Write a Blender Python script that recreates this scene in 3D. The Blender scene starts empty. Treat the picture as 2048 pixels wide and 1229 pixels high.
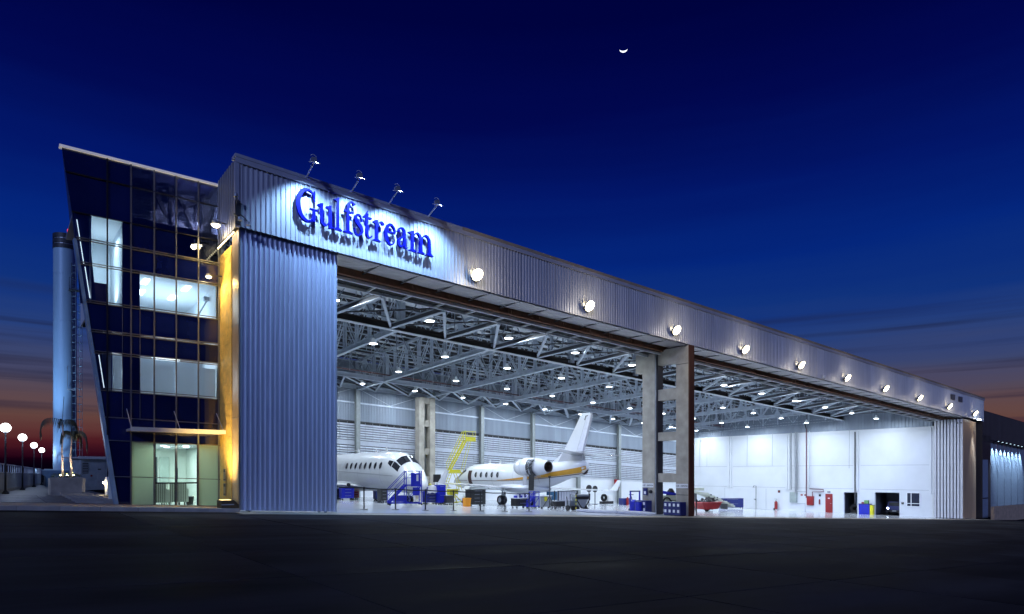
import bpy, math, random
from mathutils import Vector, Matrix
random.seed(7)
S = bpy.context.scene
COL = S.collection
# ---------------------------------------------------------------- camera
cam_d = bpy.data.cameras.new('camera'); cam = bpy.data.objects.new('camera', cam_d); COL.objects.link(cam)
cam.location = (-6.33, -23.18, 1.354)
cam.rotation_euler = (math.pi/2, 0, -math.atan2(.614, .789))
cam_d.sensor_width = 36; cam_d.lens = 36*1311/2048
cam_d.shift_y = (945-614.5)/2048
cam_d.clip_end = 5000
S.camera = cam
# ---------------------------------------------------------------- world
def lin(h, k=1.0):
    h = h.lstrip('#'); c = [int(h[i:i+2], 16)/255 for i in (0, 2, 4)]
    return tuple(((x/12.92 if x <= .04045 else ((x+.055)/1.055)**2.4)*k) for x in c)
W = bpy.data.worlds.new('World'); S.world = W; W.use_nodes = True
nt = W.node_tree; nt.nodes.clear()
tc = nt.nodes.new('ShaderNodeTexCoord'); sp = nt.nodes.new('ShaderNodeSeparateXYZ')
nt.links.new(tc.outputs['Generated'], sp.inputs[0])
mp = nt.nodes.new('ShaderNodeMapping'); mp.inputs['Scale'].default_value = (1.6, 1.6, 26)
nt.links.new(tc.outputs['Generated'], mp.inputs[0])
nz = nt.nodes.new('ShaderNodeTexNoise'); nz.inputs['Scale'].default_value = 1.3; nz.inputs['Detail'].default_value = 3
nt.links.new(mp.outputs[0], nz.inputs['Vector'])
ma = nt.nodes.new('ShaderNodeMath'); ma.operation = 'MULTIPLY_ADD'
ma.inputs[1].default_value = .05; nt.links.new(nz.outputs['Fac'], ma.inputs[0])
ad = nt.nodes.new('ShaderNodeMath'); ad.operation = 'SUBTRACT'; ad.inputs[1].default_value = .025
nt.links.new(sp.outputs['Z'], ad.inputs[0]); nt.links.new(ad.outputs[0], ma.inputs[2])
rp = nt.nodes.new('ShaderNodeValToRGB'); nt.links.new(ma.outputs[0], rp.inputs[0])
stops = [(0, '#05000c'), (.012, '#150010'), (.025, '#300a1a'), (.042, '#4c1a22'), (.055, '#5c3232'), (.075, '#644641'), (.105, '#524858'), (.14, '#3d466c'),
         (.18, '#263f7a'), (.23, '#10327c'), (.3, '#04267c'), (.38, '#021668'), (.47, '#01084f'), (.56, '#00033f'), (1, '#000030')]
el = rp.color_ramp.elements
el[0].position = 0; el[0].color = (*lin(stops[0][1]), 1); el[1].position = 1; el[1].color = (*lin(stops[-1][1]), 1)
for p, c in stops[1:-1]:
    e = el.new(p); e.color = (*lin(c), 1)
bg = nt.nodes.new('ShaderNodeBackground'); bg.inputs['Strength'].default_value = 1.0
wo = nt.nodes.new('ShaderNodeOutputWorld')
# the afterglow sits low in the part of the sky in view; the opposite horizon is plain deep blue
dt = nt.nodes.new('ShaderNodeVectorMath'); dt.operation = 'DOT_PRODUCT'; dt.inputs[1].default_value = (.614, .789, 0); nt.links.new(tc.outputs['Generated'], dt.inputs[0])
mr = nt.nodes.new('ShaderNodeMapRange'); mr.interpolation_type = 'SMOOTHSTEP'; mr.inputs[1].default_value = -.35; mr.inputs[2].default_value = .45; nt.links.new(dt.outputs['Value'], mr.inputs[0])
r2_ = nt.nodes.new('ShaderNodeValToRGB'); e2 = r2_.color_ramp.elements; e2[0].position = 0; e2[0].color = (*lin('#03082e'), 1); e2[1].position = 1; e2[1].color = (*lin('#000030'), 1)
for p_, c_ in ((.08, '#071653'), (.22, '#041a62'), (.45, '#01084c')):
    e_ = e2.new(p_); e_.color = (*lin(c_), 1)
nt.links.new(ma.outputs[0], r2_.inputs[0])
mx = nt.nodes.new('ShaderNodeMix'); mx.data_type = 'RGBA'; nt.links.new(mr.outputs[0], mx.inputs['Factor']); nt.links.new(r2_.outputs[0], mx.inputs['A']); nt.links.new(rp.outputs[0], mx.inputs['B'])
# thin dark cloud streaks low over the horizon
mp3 = nt.nodes.new('ShaderNodeMapping'); mp3.inputs['Scale'].default_value = (1.1, 1.1, 42); nt.links.new(tc.outputs['Generated'], mp3.inputs[0])
nz3 = nt.nodes.new('ShaderNodeTexNoise'); nz3.inputs['Scale'].default_value = 1.0; nz3.inputs['Detail'].default_value = 4; nt.links.new(mp3.outputs[0], nz3.inputs['Vector'])
th_ = nt.nodes.new('ShaderNodeMapRange'); th_.interpolation_type = 'SMOOTHSTEP'; th_.inputs[1].default_value = .47; th_.inputs[2].default_value = .66; nt.links.new(nz3.outputs['Fac'], th_.inputs[0])
wd = nt.nodes.new('ShaderNodeValToRGB'); we = wd.color_ramp.elements; we[0].position = .05; we[0].color = (0, 0, 0, 1); we[1].position = .24; we[1].color = (0, 0, 0, 1)
for p_ in (.09, .17):
    e_ = we.new(p_); e_.color = (.9, .9, .9, 1)
nt.links.new(sp.outputs['Z'], wd.inputs[0])
mu = nt.nodes.new('ShaderNodeMath'); mu.operation = 'MULTIPLY'; nt.links.new(th_.outputs[0], mu.inputs[0]); nt.links.new(wd.outputs[0], mu.inputs[1])
mc = nt.nodes.new('ShaderNodeMix'); mc.data_type = 'RGBA'; nt.links.new(mu.outputs[0], mc.inputs['Factor']); nt.links.new(mx.outputs['Result'], mc.inputs['A']); mc.inputs['B'].default_value = (*lin('#1b1d38'), 1)
nt.links.new(mc.outputs['Result'], bg.inputs[0]); nt.links.new(bg.outputs[0], wo.inputs[0])
# dim blue fill added for the facade, from behind and left of the viewer
sun_d = bpy.data.lights.new('sun', 'SUN'); sun = bpy.data.objects.new('sun', sun_d); COL.objects.link(sun)
sun_d.energy = .85; sun_d.angle = math.radians(5); sun_d.color = (.36, .49, 1)
sun.rotation_euler = Vector((.9, .85, -.45)).to_track_quat('-Z', 'Y').to_euler()
S.view_settings.view_transform = 'Standard'; S.view_settings.look = 'None'
S.view_settings.exposure = 0; S.view_settings.gamma = 1; S.view_settings.use_curve_mapping = False
cy = S.cycles
cy.max_bounces = 7; cy.diffuse_bounces = 4; cy.glossy_bounces = 3; cy.transmission_bounces = 4; cy.transparent_max_bounces = 8
cy.sample_clamp_indirect = 4; cy.use_light_tree = True
cy.caustics_reflective = False; cy.caustics_refractive = False
# ---------------------------------------------------------------- site: the ground falls gently along the front (x), level in depth (y)
SG, SF = .0475, .0435
def G(u): return -SG*max(-40, min(110, u))
def Fz(u): return -SF*u
C0 = cam.location
def at(px, py, v):
    a = (px-1024)/1311; x = .614+.789*a; y = .789-.614*a; t = (v-C0.y)/y
    return Vector((C0.x+x*t, v, C0.z+(945-py)/1311*t))
def atu(px, py, u):
    a = (px-1024)/1311; x = .614+.789*a; y = .789-.614*a; t = (u-C0.x)/x
    return Vector((u, C0.y+y*t, C0.z+(945-py)/1311*t))
# ---------------------------------------------------------------- materials
MATS = {}
def mat(name, col, rough=.5, metal=0, var=.12, scale=3, bump=0, emit=None, es=1, spec=.5, stretch=None, alpha=None, coat=0, rnd=0):
    if name in MATS: return MATS[name]
    m = bpy.data.materials.new(name); m.use_nodes = True; n = m.node_tree; b = n.nodes['Principled BSDF']
    if isinstance(col, str): col = lin(col)
    b.inputs['Base Color'].default_value = (*col, 1); b.inputs['Roughness'].default_value = rough
    b.inputs['Metallic'].default_value = metal; b.inputs['Specular IOR Level'].default_value = spec
    b.inputs['Coat Weight'].default_value = coat
    if var or bump:
        t = n.nodes.new('ShaderNodeTexCoord'); mpp = n.nodes.new('ShaderNodeMapping'); n.links.new(t.outputs['Object'], mpp.inputs[0])
        if stretch: mpp.inputs['Scale'].default_value = stretch
        z = n.nodes.new('ShaderNodeTexNoise'); z.inputs['Scale'].default_value = scale; z.inputs['Detail'].default_value = 5
        n.links.new(mpp.outputs[0], z.inputs['Vector'])
        r = n.nodes.new('ShaderNodeMapRange'); r.inputs[1].default_value = .3; r.inputs[2].default_value = .7
        r.inputs[3].default_value = 1-var; r.inputs[4].default_value = 1+var
        n.links.new(z.outputs['Fac'], r.inputs[0])
        v = n.nodes.new('ShaderNodeVectorMath'); v.operation = 'SCALE'; v.inputs[0].default_value = col
        n.links.new(r.outputs[0], v.inputs['Scale'])
        if rnd:
            oi = n.nodes.new('ShaderNodeObjectInfo'); rr = n.nodes.new('ShaderNodeMapRange'); rr.inputs[3].default_value = 1-rnd; rr.inputs[4].default_value = 1+rnd
            mm = n.nodes.new('ShaderNodeMath'); mm.operation = 'MULTIPLY'; n.links.new(oi.outputs['Random'], rr.inputs[0]); n.links.new(rr.outputs[0], mm.inputs[0]); n.links.new(r.outputs[0], mm.inputs[1]); n.links.new(mm.outputs[0], v.inputs['Scale'])
            of = n.nodes.new('ShaderNodeVectorMath'); of.operation = 'ADD'; sc_ = n.nodes.new('ShaderNodeMath'); sc_.operation = 'MULTIPLY'; sc_.inputs[1].default_value = 40
            n.links.new(oi.outputs['Random'], sc_.inputs[0]); n.links.new(mpp.outputs[0], of.inputs[0]); n.links.new(sc_.outputs[0], of.inputs[1]); n.links.new(of.outputs[0], z.inputs['Vector'])
        n.links.new(v.outputs[0], b.inputs['Base Color'])
        r2 = n.nodes.new('ShaderNodeMapRange'); r2.inputs[3].default_value = max(.02, rough*(1-var)); r2.inputs[4].default_value = min(1, rough*(1+var*1.5))
        n.links.new(z.outputs['Fac'], r2.inputs[0]); n.links.new(r2.outputs[0], b.inputs['Roughness'])
        if bump:
            bp = n.nodes.new('ShaderNodeBump'); bp.inputs['Strength'].default_value = bump; bp.inputs['Distance'].default_value = .02
            n.links.new(z.outputs['Fac'], bp.inputs['Height']); n.links.new(bp.outputs[0], b.inputs['Normal'])
    if emit:
        if isinstance(emit, str): emit = lin(emit)
        b.inputs['Emission Color'].default_value = (*emit, 1); b.inputs['Emission Strength'].default_value = es
    MATS[name] = m
    return m
def glass_mat(name, tint=(.8, .85, .9), refl=.1, rough=.02):
    m = bpy.data.materials.new(name); m.use_nodes = True; n = m.node_tree; n.nodes.clear()
    o = n.nodes.new('ShaderNodeOutputMaterial'); x = n.nodes.new('ShaderNodeMixShader'); tr = n.nodes.new('ShaderNodeBsdfTransparent')
    gl = n.nodes.new('ShaderNodeBsdfGlossy'); fr = n.nodes.new('ShaderNodeFresnel'); fr.inputs[0].default_value = 1.45
    a = n.nodes.new('ShaderNodeMath'); a.operation = 'MULTIPLY_ADD'; a.inputs[1].default_value = 1; a.inputs[2].default_value = refl
    n.links.new(fr.outputs[0], a.inputs[0]); n.links.new(a.outputs[0], x.inputs[0])
    tr.inputs[0].default_value = (*tint, 1); gl.inputs[0].default_value = (.8, .88, 1, 1); gl.inputs['Roughness'].default_value = rough
    n.links.new(tr.outputs[0], x.inputs[1]); n.links.new(gl.outputs[0], x.inputs[2]); n.links.new(x.outputs[0], o.inputs[0])
    MATS[name] = m
    return m
def frosted_mat(name, col, tr=.6):
    m = bpy.data.materials.new(name); m.use_nodes = True; n = m.node_tree; n.nodes.clear()
    o = n.nodes.new('ShaderNodeOutputMaterial'); x = n.nodes.new('ShaderNodeMixShader')
    d = n.nodes.new('ShaderNodeBsdfDiffuse'); t = n.nodes.new('ShaderNodeBsdfTranslucent')
    d.inputs[0].default_value = (*col, 1); t.inputs[0].default_value = (*col, 1); x.inputs[0].default_value = tr
    n.links.new(d.outputs[0], x.inputs[1]); n.links.new(t.outputs[0], x.inputs[2]); n.links.new(x.outputs[0], o.inputs[0])
    MATS[name] = m
    return m
CLAD = mat('galvanised_cladding', (.57, .58, .62), .45, .2, .09, 1.2, stretch=(3, 3, .4), rnd=.06)
CLAD2 = mat('galvanised_leaf', (.66, .71, .84), .3, .3, .12, 1.0, stretch=(4, 4, .3), rnd=.05)
TRIM = mat('pale_trim', (.6, .6, .62), .4, .3, .06)
SOFF = mat('soffit_white', (.78, .74, .74), .5, .1, .08)
BROWN = mat('red_oxide_steel', (.22, .085, .035), .55, 0, .25, 4)
STEEL = mat('grey_painted_steel', (.62, .68, .76), .4, .1, .12, 2)
STEELD = mat('dark_steel', (.05, .05, .055), .5, .2, .2, 2)
STEELW = mat('white_painted_steel', (.85, .87, .9), .4, 0, .06)
ROOFM = mat('roof_sheet_inside', (.035, .042, .055), .5, .1, .1, 1)
WALLW = mat('white_painted_wall', (.74, .76, .8), .55, 0, .04, .6, .15)
WALLG = mat('grey_cladding_inside', (.27, .31, .37), .45, .2, .12, 1, stretch=(1, 1, .2), rnd=.10)
LOUV = mat('white_louvre', (.46, .49, .56), .45, 0, .06, rnd=.10)
CONC = mat('weathered_concrete', (.36, .33, .28), .8, 0, .22, 1.6, .5)
CONC2 = mat('pale_concrete', (.42, .38, .33), .8, 0, .2, 2.5, .4)
ASPH = mat('apron_asphalt', (.016, .0165, .020), .9, 0, .55, .35, .5, stretch=(.6, 1.6, 1), spec=0)
KERBM = mat('kerb_concrete', (.30, .24, .19), .8, 0, .25, 3, .4)
BLACK = mat('black_rubber', (.015, .015, .017), .7, 0, .2)
BLACKM = mat('black_metal', (.02, .02, .022), .35, .3, .1)
BLUEP = mat('blue_paint', (.006, .014, .40), .4, 0, .12, 5)
BLUED = mat('dark_blue_paint', (.012, .02, .14), .4, 0, .12, 5)
YELL = mat('yellow_paint', (.60, .54, .015), .45, 0, .1, 5)
ORNG = mat('orange_plastic', (.85, .32, .02), .5, 0, .08)
RED = mat('red_paint', (.24, .008, .01), .4, 0, .1)
WHITE = mat('white_plastic', (.78, .78, .8), .5, 0, .05)
LABEL = mat('label_paper', (.8, .8, .82), .7, 0, .02)
GREYM = mat('grey_metal', (.35, .37, .4), .4, .4, .1)
# ---------------------------------------------------------------- mesh helpers
class MB:
    def __init__(s): s.v = []; s.f = []
    def add(s, vs, fs):
        o = len(s.v); s.v += [tuple(x) for x in vs]; s.f += [tuple(i+o for i in f) for f in fs]; return s
    def box(s, x0, x1, y0, y1, z0, z1):
        v = [(x, y, z) for z in (z0, z1) for y in (y0, y1) for x in (x0, x1)]
        return s.add(v, [(0, 2, 3, 1), (4, 5, 7, 6), (0, 1, 5, 4), (2, 6, 7, 3), (0, 4, 6, 2), (1, 3, 7, 5)])
    def bar(s, a, b, w, h=None):
        h = h or w; a = Vector(a); b = Vector(b); d = (b-a)
        if d.length < 1e-6: return s
        d.normalize(); up = Vector((0, 0, 1)) if abs(d.z) < .95 else Vector((0, 1, 0))
        r = d.cross(up).normalized(); q = r.cross(d).normalized()
        v = [p+r*sx*w/2+q*sz*h/2 for p in (a, b) for sx, sz in ((-1, -1), (1, -1), (1, 1), (-1, 1))]
        return s.add(v, [(0, 3, 2, 1), (4, 5, 6, 7), (0, 1, 5, 4), (1, 2, 6, 5), (2, 3, 7, 6), (3, 0, 4, 7)])
    def tube(s, pts, r, n=8, cap=True):
        pts = [Vector(p) for p in pts]; rs = r if isinstance(r, (list, tuple)) else [r]*len(pts); o = len(s.v)
        for i, p in enumerate(pts):
            d = (pts[min(i+1, len(pts)-1)]-pts[max(i-1, 0)]).normalized()
            up = Vector((0, 0, 1)) if abs(d.z) < .9 else Vector((0, 1, 0))
            a = d.cross(up).normalized(); b = a.cross(d).normalized()
            for k in range(n):
                t = 2*math.pi*k/n; s.v.append(tuple(p+(a*math.cos(t)+b*math.sin(t))*rs[i]))
        for i in range(len(pts)-1):
            for k in range(n):
                s.f.append((o+i*n+k, o+i*n+(k+1) % n, o+(i+1)*n+(k+1) % n, o+(i+1)*n+k))
        if cap:
            s.f.append(tuple(o+k for k in range(n))[::-1]); s.f.append(tuple(o+(len(pts)-1)*n+k for k in range(n)))
        return s
    def lathe(s, c, prof, n=16, axis='z', cap=True):
        o = len(s.v); c = Vector(c)
        for r, h in prof:
            for k in range(n):
                t = 2*math.pi*k/n; a, b = r*math.cos(t), r*math.sin(t)
                p = {'z': (a, b, h), 'y': (a, h, b), 'x': (h, a, b)}[axis]; s.v.append(tuple(c+Vector(p)))
        for i in range(len(prof)-1):
            for k in range(n):
                s.f.append((o+i*n+k, o+i*n+(k+1) % n, o+(i+1)*n+(k+1) % n, o+(i+1)*n+k))
        if cap:
            s.f.append(tuple(o+k for k in range(n))); s.f.append(tuple(o+(len(prof)-1)*n+k for k in range(n)))
        return s
    def prism(s, poly, axis, a, b):
        """poly: list of 2-D points; extruded between a and b along axis"""
        n = len(poly)
        def P(p, h): return {'x': (h, p[0], p[1]), 'y': (p[0], h, p[1]), 'z': (p[0], p[1], h)}[axis]
        return s.add([P(p, a) for p in poly]+[P(p, b) for p in poly],
                     [tuple(range(n))[::-1], tuple(range(n, 2*n))]+[(i, (i+1) % n, n+(i+1) % n, n+i) for i in range(n)])
    def shear(s, k, u0=0):
        s.v = [(x, y, z-k*(x-u0)) for x, y, z in s.v]; return s
    def mesh(s, name, m, smooth=False):
        me = bpy.data.meshes.new(name); me.from_pydata(s.v, [], s.f); me.materials.append(m)
        import bmesh
        bm = bmesh.new(); bm.from_mesh(me); bmesh.ops.recalc_face_normals(bm, faces=bm.faces); bm.to_mesh(me); bm.free()
        if smooth: 
            for p in me.polygons: p.use_smooth = True
            try: me.set_sharp_from_angle(angle=math.radians(40))
            except Exception: pass
        return me
def link(name, data, parent=None, loc=(0, 0, 0), rot=None):
    o = bpy.data.objects.new(name, data); COL.objects.link(o); o.location = loc
    if rot: o.rotation_euler = rot
    if parent: o.parent = parent
    return o
def obj(name, mb, m, parent=None, loc=(0, 0, 0), rot=None, smooth=False):
    return link(name, mb.mesh(name, m, smooth), parent, loc, rot)
def tag(o, label=None, cat=None, group=None, kind=None):
    if label: o['label'] = label
    if cat: o['category'] = cat
    if group: o['group'] = group
    if kind: o['kind'] = kind
    return o
def thing(name, label, cat, loc=(0, 0, 0), rz=0, group=None):
    o = link(name, None, None, loc, (0, 0, rz)); return tag(o, label, cat, group)
def copy_tree(o, parent=None):
    c = o.copy(); COL.objects.link(c); c.parent = parent
    for ch in list(o.children): copy_tree(ch, c)
    return c
def lamp(kind, parent, loc, power, col=(1, 1, 1), size=.2, direction=None, spot=None, blend=.5, name='light'):
    d = bpy.data.lights.new(name, kind); d.energy = power; d.color = col
    if kind == 'AREA': d.shape = 'DISK'; d.size = size
    else: d.shadow_soft_size = size
    if spot: d.spot_size = math.radians(spot); d.spot_blend = blend
    o = link(name, d, parent, loc)
    if direction: o.rotation_euler = Vector(direction).to_track_quat('-Z', 'Y').to_euler()
    return o
def text_mesh(txt, size, m, name='lettering', ext=.003):
    c = bpy.data.curves.new('t', 'FONT'); c.body = txt; c.size = size; c.extrude = ext; c.align_x = 'CENTER'; c.align_y = 'CENTER'; c.resolution_u = 3
    o = bpy.data.objects.new('t', c); COL.objects.link(o); dg = bpy.context.evaluated_depsgraph_get()
    me = bpy.data.meshes.new_from_object(o.evaluated_get(dg)); me.name = name; me.materials.clear(); me.materials.append(m)
    bpy.data.objects.remove(o); return me
def ordinal(i): return ['first', 'second', 'third', 'fourth', 'fifth', 'sixth', 'seventh', 'eighth', 'ninth', 'tenth', 'eleventh', 'twelfth'][i]
# ================================================================ GROUND
def sheet(name, us, v0, v1, dz, m, kind='structure'):
    b = MB(); o = []
    for u in us: b.v += [(u, v0, G(u)+dz), (u, v1, G(u)+dz)]
    for i in range(len(us)-1): b.f.append((2*i, 2*i+2, 2*i+3, 2*i+1))
    return tag(obj(name, b, m), kind=kind)
sheet('ground', [-900, -40, 0, 110, 900], -300, 2500, -.01, ASPH)
sheet('apron', [-40, 0, 110], -11, -.05, 0, mat('apron_concrete', (.02, .02, .024), .8, 0, .8, .5, .5, stretch=(.35, 1.8, 1), spec=.0))
SLAB = mat('apron_slab_concrete', (.037, .038, .045), .8, 0, .6, .6, .5, stretch=(.5, 1.6, 1), spec=.002, rnd=.2)
ap = tag(link('apron_paving', MB().box(-13, 80, -24.7, -1.42, -.03, .0005).shear(SG).mesh('apron_paving', mat('dark_joint', (.008, .008, .008), .9, spec=0))), kind='structure')
slb = MB().box(0, 3.07, 0, 2.87, 0, .012).shear(SG).mesh('paving_slab', SLAB)
for i in range(30):
    for j in range(8): link('paving_slab', slb, ap, (-13+i*3.1, -24.65+j*2.9, G(-13+i*3.1)+.002+.0015*((i*7+j*3) % 3)))
FLOORM = mat('polished_hangar_floor', (.70, .73, .78), .12, 0, .05, .5)
sheet('hangar_floor', [0, 71.6], .0, 33, .012, FLOORM)
# threshold strip before the door line, spill light put into its pale colour
sheet('threshold', [-.2, 72.6], -1.4, -.02, .006, mat('threshold_spill_light', (.26, .22, .18), .7, 0, .35, 1.2, .4, stretch=(.4, 3, 1)))
# pavement in front of the office and terrace
b = MB().box(-12, -.12, 0, 2.5, 0, .12); b.shear(SG)
pav = tag(obj('pavement', b, KERBM), kind='structure')
for i in range(12):
    k = MB().box(0, .99, -.16, 0, -.02, .13).shear(SG)
    if i == 0: kd = k.mesh('kerb_stone', CONC2)
    link('kerb_stone', kd, pav, (-12+i, -.003, G(-12+i)))
# terrace sheet and slabs
TILE = mat('wet_terrace_tile', (.10, .105, .12), .5, 0, .4, 2.2, .2, stretch=(.5, 2.5, 1), spec=.25)
b = MB().box(-9, -2, 2.505, 52, -.05, .1); b.shear(SG)
ter = tag(obj('terrace', b, TILE), kind='structure')
sm = MB().box(0, 1.16, 0, .99, 0, .012).shear(SG).mesh('paving_slab', TILE)
for i in range(2):
    for j in range(9):
        u = -6.35+i*1.18; link('paving_slab', sm, ter, (u, 3+j*1.02, G(u)+.101+.002*((i+j) % 3)))
# timber-look steps beside the office
stm = MB().box(0, 1.25, 0, .55, 0, .09).shear(SG).mesh('step', CONC2)
for j in range(7):
    link('step', stm, ter, (-4.35+j*.0, 3.2+j*1.6, G(-4.35)+.105+.012*j))
# ================================================================ HANGAR
H = thing('hangar', 'large metal clad aircraft hangar with wide open front and lit interior', 'hangar')
D, UR, UE = 33.0, 67.6, 72.6
def rib_profile(L, per, w, d, y0=0):
    """corrugated profile along x from 0..L, ribs toward -y; list of (x, y)"""
    pts = [(0, y0)]; n = int(round(L/per)); p = L/n
    for i in range(n):
        x = i*p+p*.5
        pts += [(x-w*.5, y0), (x-w*.33, y0-d), (x+w*.33, y0-d), (x+w*.5, y0)]
    pts.append((L, y0)); return pts
def rib_sheet(L, z0, z1, per=.17, w=.075, d=.038, k=SF, y0=0, kb=None):
    b = MB(); pr = rib_profile(L, per, w, d, y0)
    for x, y in pr: b.v += [(x, y, z0-(k if kb is None else kb)*x), (x, y, z1-k*x)]
    for i in range(len(pr)-1): b.f.append((2*i, 2*i+2, 2*i+3, 2*i+1))
    return b
PW = 1.02
fm = rib_sheet(PW-.006, 9.67, 12.0, d=.03).mesh('cladding_panel', CLAD)
n = int(round(72.6/PW)); PW2 = 72.6/n
for i in range(n): link('cladding_panel', fm, H, (i*PW2, 0, Fz(i*PW2)))
# backing of the box, cap, bottom drip, side
bk = MB().box(-.1, UE, .05, .09, 9.7, 12.0).shear(SF); obj('fascia_backing', bk, STEELD, H)
cp = MB().box(-.14, 9, -.09, .35, 11.98, 12.09).shear(SF); obj('parapet_cap', cp, TRIM, H)
cp = MB().box(9.005, UE+.04, -.09, .35, 11.97, 12.10).shear(SF); obj('parapet_cap', cp, mat('tan_coping', (.42, .33, .22), .5, .1), H)
cp = MB().box(-.14, UE+.04, -.075, -.045, 11.80, 11.979).shear(SF); obj('parapet_flashing', cp, TRIM, H)
cp = MB().box(-.14, -.002, -.06, .05, 9.62, 11.8); obj('corner_trim', cp, TRIM, H)
sd = rib_sheet(2.36, 9.64, 12.0, k=0).v
b = rib_sheet(2.3, 9.64, 11.97, per=.3, w=.06, d=.02, k=0); b.v = [(-.1+y, x+.055, z) for x, y, z in b.v]; obj('side_cladding', b, mat('side_cladding_paint', (.2, .2, .22), .5, .3), H)
b = MB().box(-.098, .0, .06, 2.34, 9.62, 9.66); obj('side_soffit', b, STEELD, H)
# upper hangar side wall and rear box faces
b = MB().box(.0, .12, 2.36, D, 0, 12.0); obj('side_wall', b, WALLG, H)
b = MB().box(UR, UR+.25, 2.9, D+.2, 9.2, 12.4).shear(SF); obj('end_wall_upper', b, WALLG, H)
b = MB().box(UE-.05, UE, .1, D+.2, -.2, 12.0).shear(SF); obj('outer_end_wall', b, mat('dark_outer_wall', (.05, .04, .04), .6), H)
# soffit panels with lengthwise slats
def soffit():
    b = MB(); nS = 8; z = lambda v: 9.70+v*.1
    for i in range(nS):
        v0 = .1+i*1.72/nS; v1 = v0+1.72/nS
        a = v0+.04; c = v1-.04
        b.box(0, 1.68, a, c, z(a)-.06, z(a))
    return b.shear(SF)
so = soffit().mesh('soffit_panel', SOFF)
for i in range(37):
    u = 3.62+i*1.75; link('soffit_panel', so, H, (u, 0, Fz(u)))
b = MB()
for i in range(36):
    u = 3.62+i*1.75+1.725; b.box(u-.03, u+.03, .1, 1.8, 9.68, 9.72)
b.box(3.6, 68.5, .1, 1.82, 9.9, 9.95); b.shear(SF); obj('soffit_backing', b, STEELD, H)
# brown door beam with stiffeners
b = MB().box(3.6, 71, 1.86, 1.89, 9.56, 9.9).box(3.6, 71, 1.80, 1.98, 9.53, 9.56).shear(SF); db = obj('door_beam', b, BROWN, H)
st = MB().box(-.03, .03, 1.80, 1.86, 9.562, 9.87).mesh('stiffener', BROWN)
for i in range(38):
    u = 4.2+i*1.75
    for du in (0, .16): link('stiffener', st, db, (u+du, -.001, Fz(u+du)))
# twin white guide rails with ties and a black sheet painted as the dark gap above
ZR = 9.42
for v in (2.05, 3.0):
    b = MB().box(3.6, 67.5, v-.055, v+.055, ZR-.055, ZR+.055).shear(SF); obj('guide_rail', b, STEELW, H)
tm = MB().bar((0, 2.11, ZR), (.0, 2.94, ZR), .08).mesh('rail_tie', STEELW)
for i in range(38): link('rail_tie', tm, H, (4.4+i*1.7, 0, Fz(4.4+i*1.7)))
b = MB().box(3.6, 67.5, 2.0, 3.05, 9.52, 9.56).shear(SF); obj('dark_gap_sheet', b, mat('gap_black', (.006, .005, .005), .8), H)
cm = MB()
for t in range(6):
    a0 = t/6; a1 = (t+1)/6
    cm.bar((a0*1.1, 2.5, 9.6-.1*math.sin(a0*3.14)), (a1*1.1, 2.5, 9.6-.1*math.sin(a1*3.14)), .05, .05)
cmm = cm.mesh('hanging_cable', BLACK)
for i in range(37): link('hanging_cable', cmm, H, (4.9+i*1.7, 0, Fz(4.9+i*1.7)))
# roof structure ------------------------------------------------
def zb(v): return 10.55-(v-11.8)*.031    # bottom chord height over the floor
def zroof(v):
    K = [(.3, 11.86), (2.4, 12.0), (5, 12.4), (8, 13.0), (12, 13.3), (33.3, 12.7)]
    for (a, p), (c, q) in zip(K[:-1], K[1:]):
        if v <= c: return p+(q-p)*(v-a)/(c-a)
    return 12.7
def zt(v): return zroof(v)-.34
UT = [5.4+6.92*k for k in range(10)]
VN = [11.8+1.9375*i for i in range(9)]
def ibeam(b, p, q, w=.2, h=.28, t=.035):
    p = Vector(p); q = Vector(q); z = Vector((0, 0, h/2))
    b.bar(p-z, q-z, w, t); b.bar(p+z, q+z, w, t); b.bar(p, q, t, h-t*1.2)
# bottom chord as I-section with pale lower flange
b = MB(); ibeam(b, (0, 11.8, zb(11.8)), (0, D-.35, zb(D-.35)), .28, .3); bch = b.mesh('bottom_chord', STEEL)
b = MB()
for a_, c_ in ((2.2, 5), (5, 8), (8, 12), (12, D-.2)): b.bar((0, a_, zt(a_)), (0, c_, zt(c_)), .2, .2)
tch = b.mesh('top_chord', STEEL)
webs = []
for i, v in enumerate(VN+[29.2, 31.1, 32.7]):
    b = MB()
    for s in (-.08, .08): b.bar((s, v, zb(v)), (s, v, zt(v)), .1, .1)
    webs.append(b.mesh('web_post', STEEL))
allv = VN+[29.2, 31.1, 32.7]
for i in range(len(allv)-1):
    b = MB(); v0, v1 = allv[i], allv[i+1]
    p, q = ((0, v0, zb(v0)), (0, v1, zt(v1))) if i % 2 else ((0, v0, zt(v0)), (0, v1, zb(v1)))
    p = Vector(p); q = Vector(q)
    for s in (-.09, .09): b.bar(p+Vector((s, 0, 0)), q+Vector((s, 0, 0)), .065, .065)
    for t in range(1, 7): 
        c = p.lerp(q, t/7); b.bar(c-Vector((.08, 0, 0)), c+Vector((.08, 0, 0)), .04, .02)
    webs.append(b.mesh('web_diagonal', STEEL))
bigp = MB().box(-.16, .16, -.16, .16, 0, 2.2).mesh('node_post', STEEL)
gus = MB().prism([(-.35, .1), (.35, .1), (.18, .5), (-.18, .5)], 'x', -.02, .02).mesh('gusset_plate', STEEL)
for k, u in enumerate(UT):
    z = Fz(u) if 0 else G(u)
    tr = link('roof_truss', bch, H, (u, 0, z))
    link('top_chord', tch, tr)
    for w in webs: link(w.name.split('.')[0], w, tr)
    for v in VN[::2]: link('gusset_plate', gus, tr, (.0, v, zb(v)))
    link('node_post', bigp, tr, (.22, 11.8, zb(11.8))); link('node_post', bigp, tr, (.22, 27.3, zb(27.3)))
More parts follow.
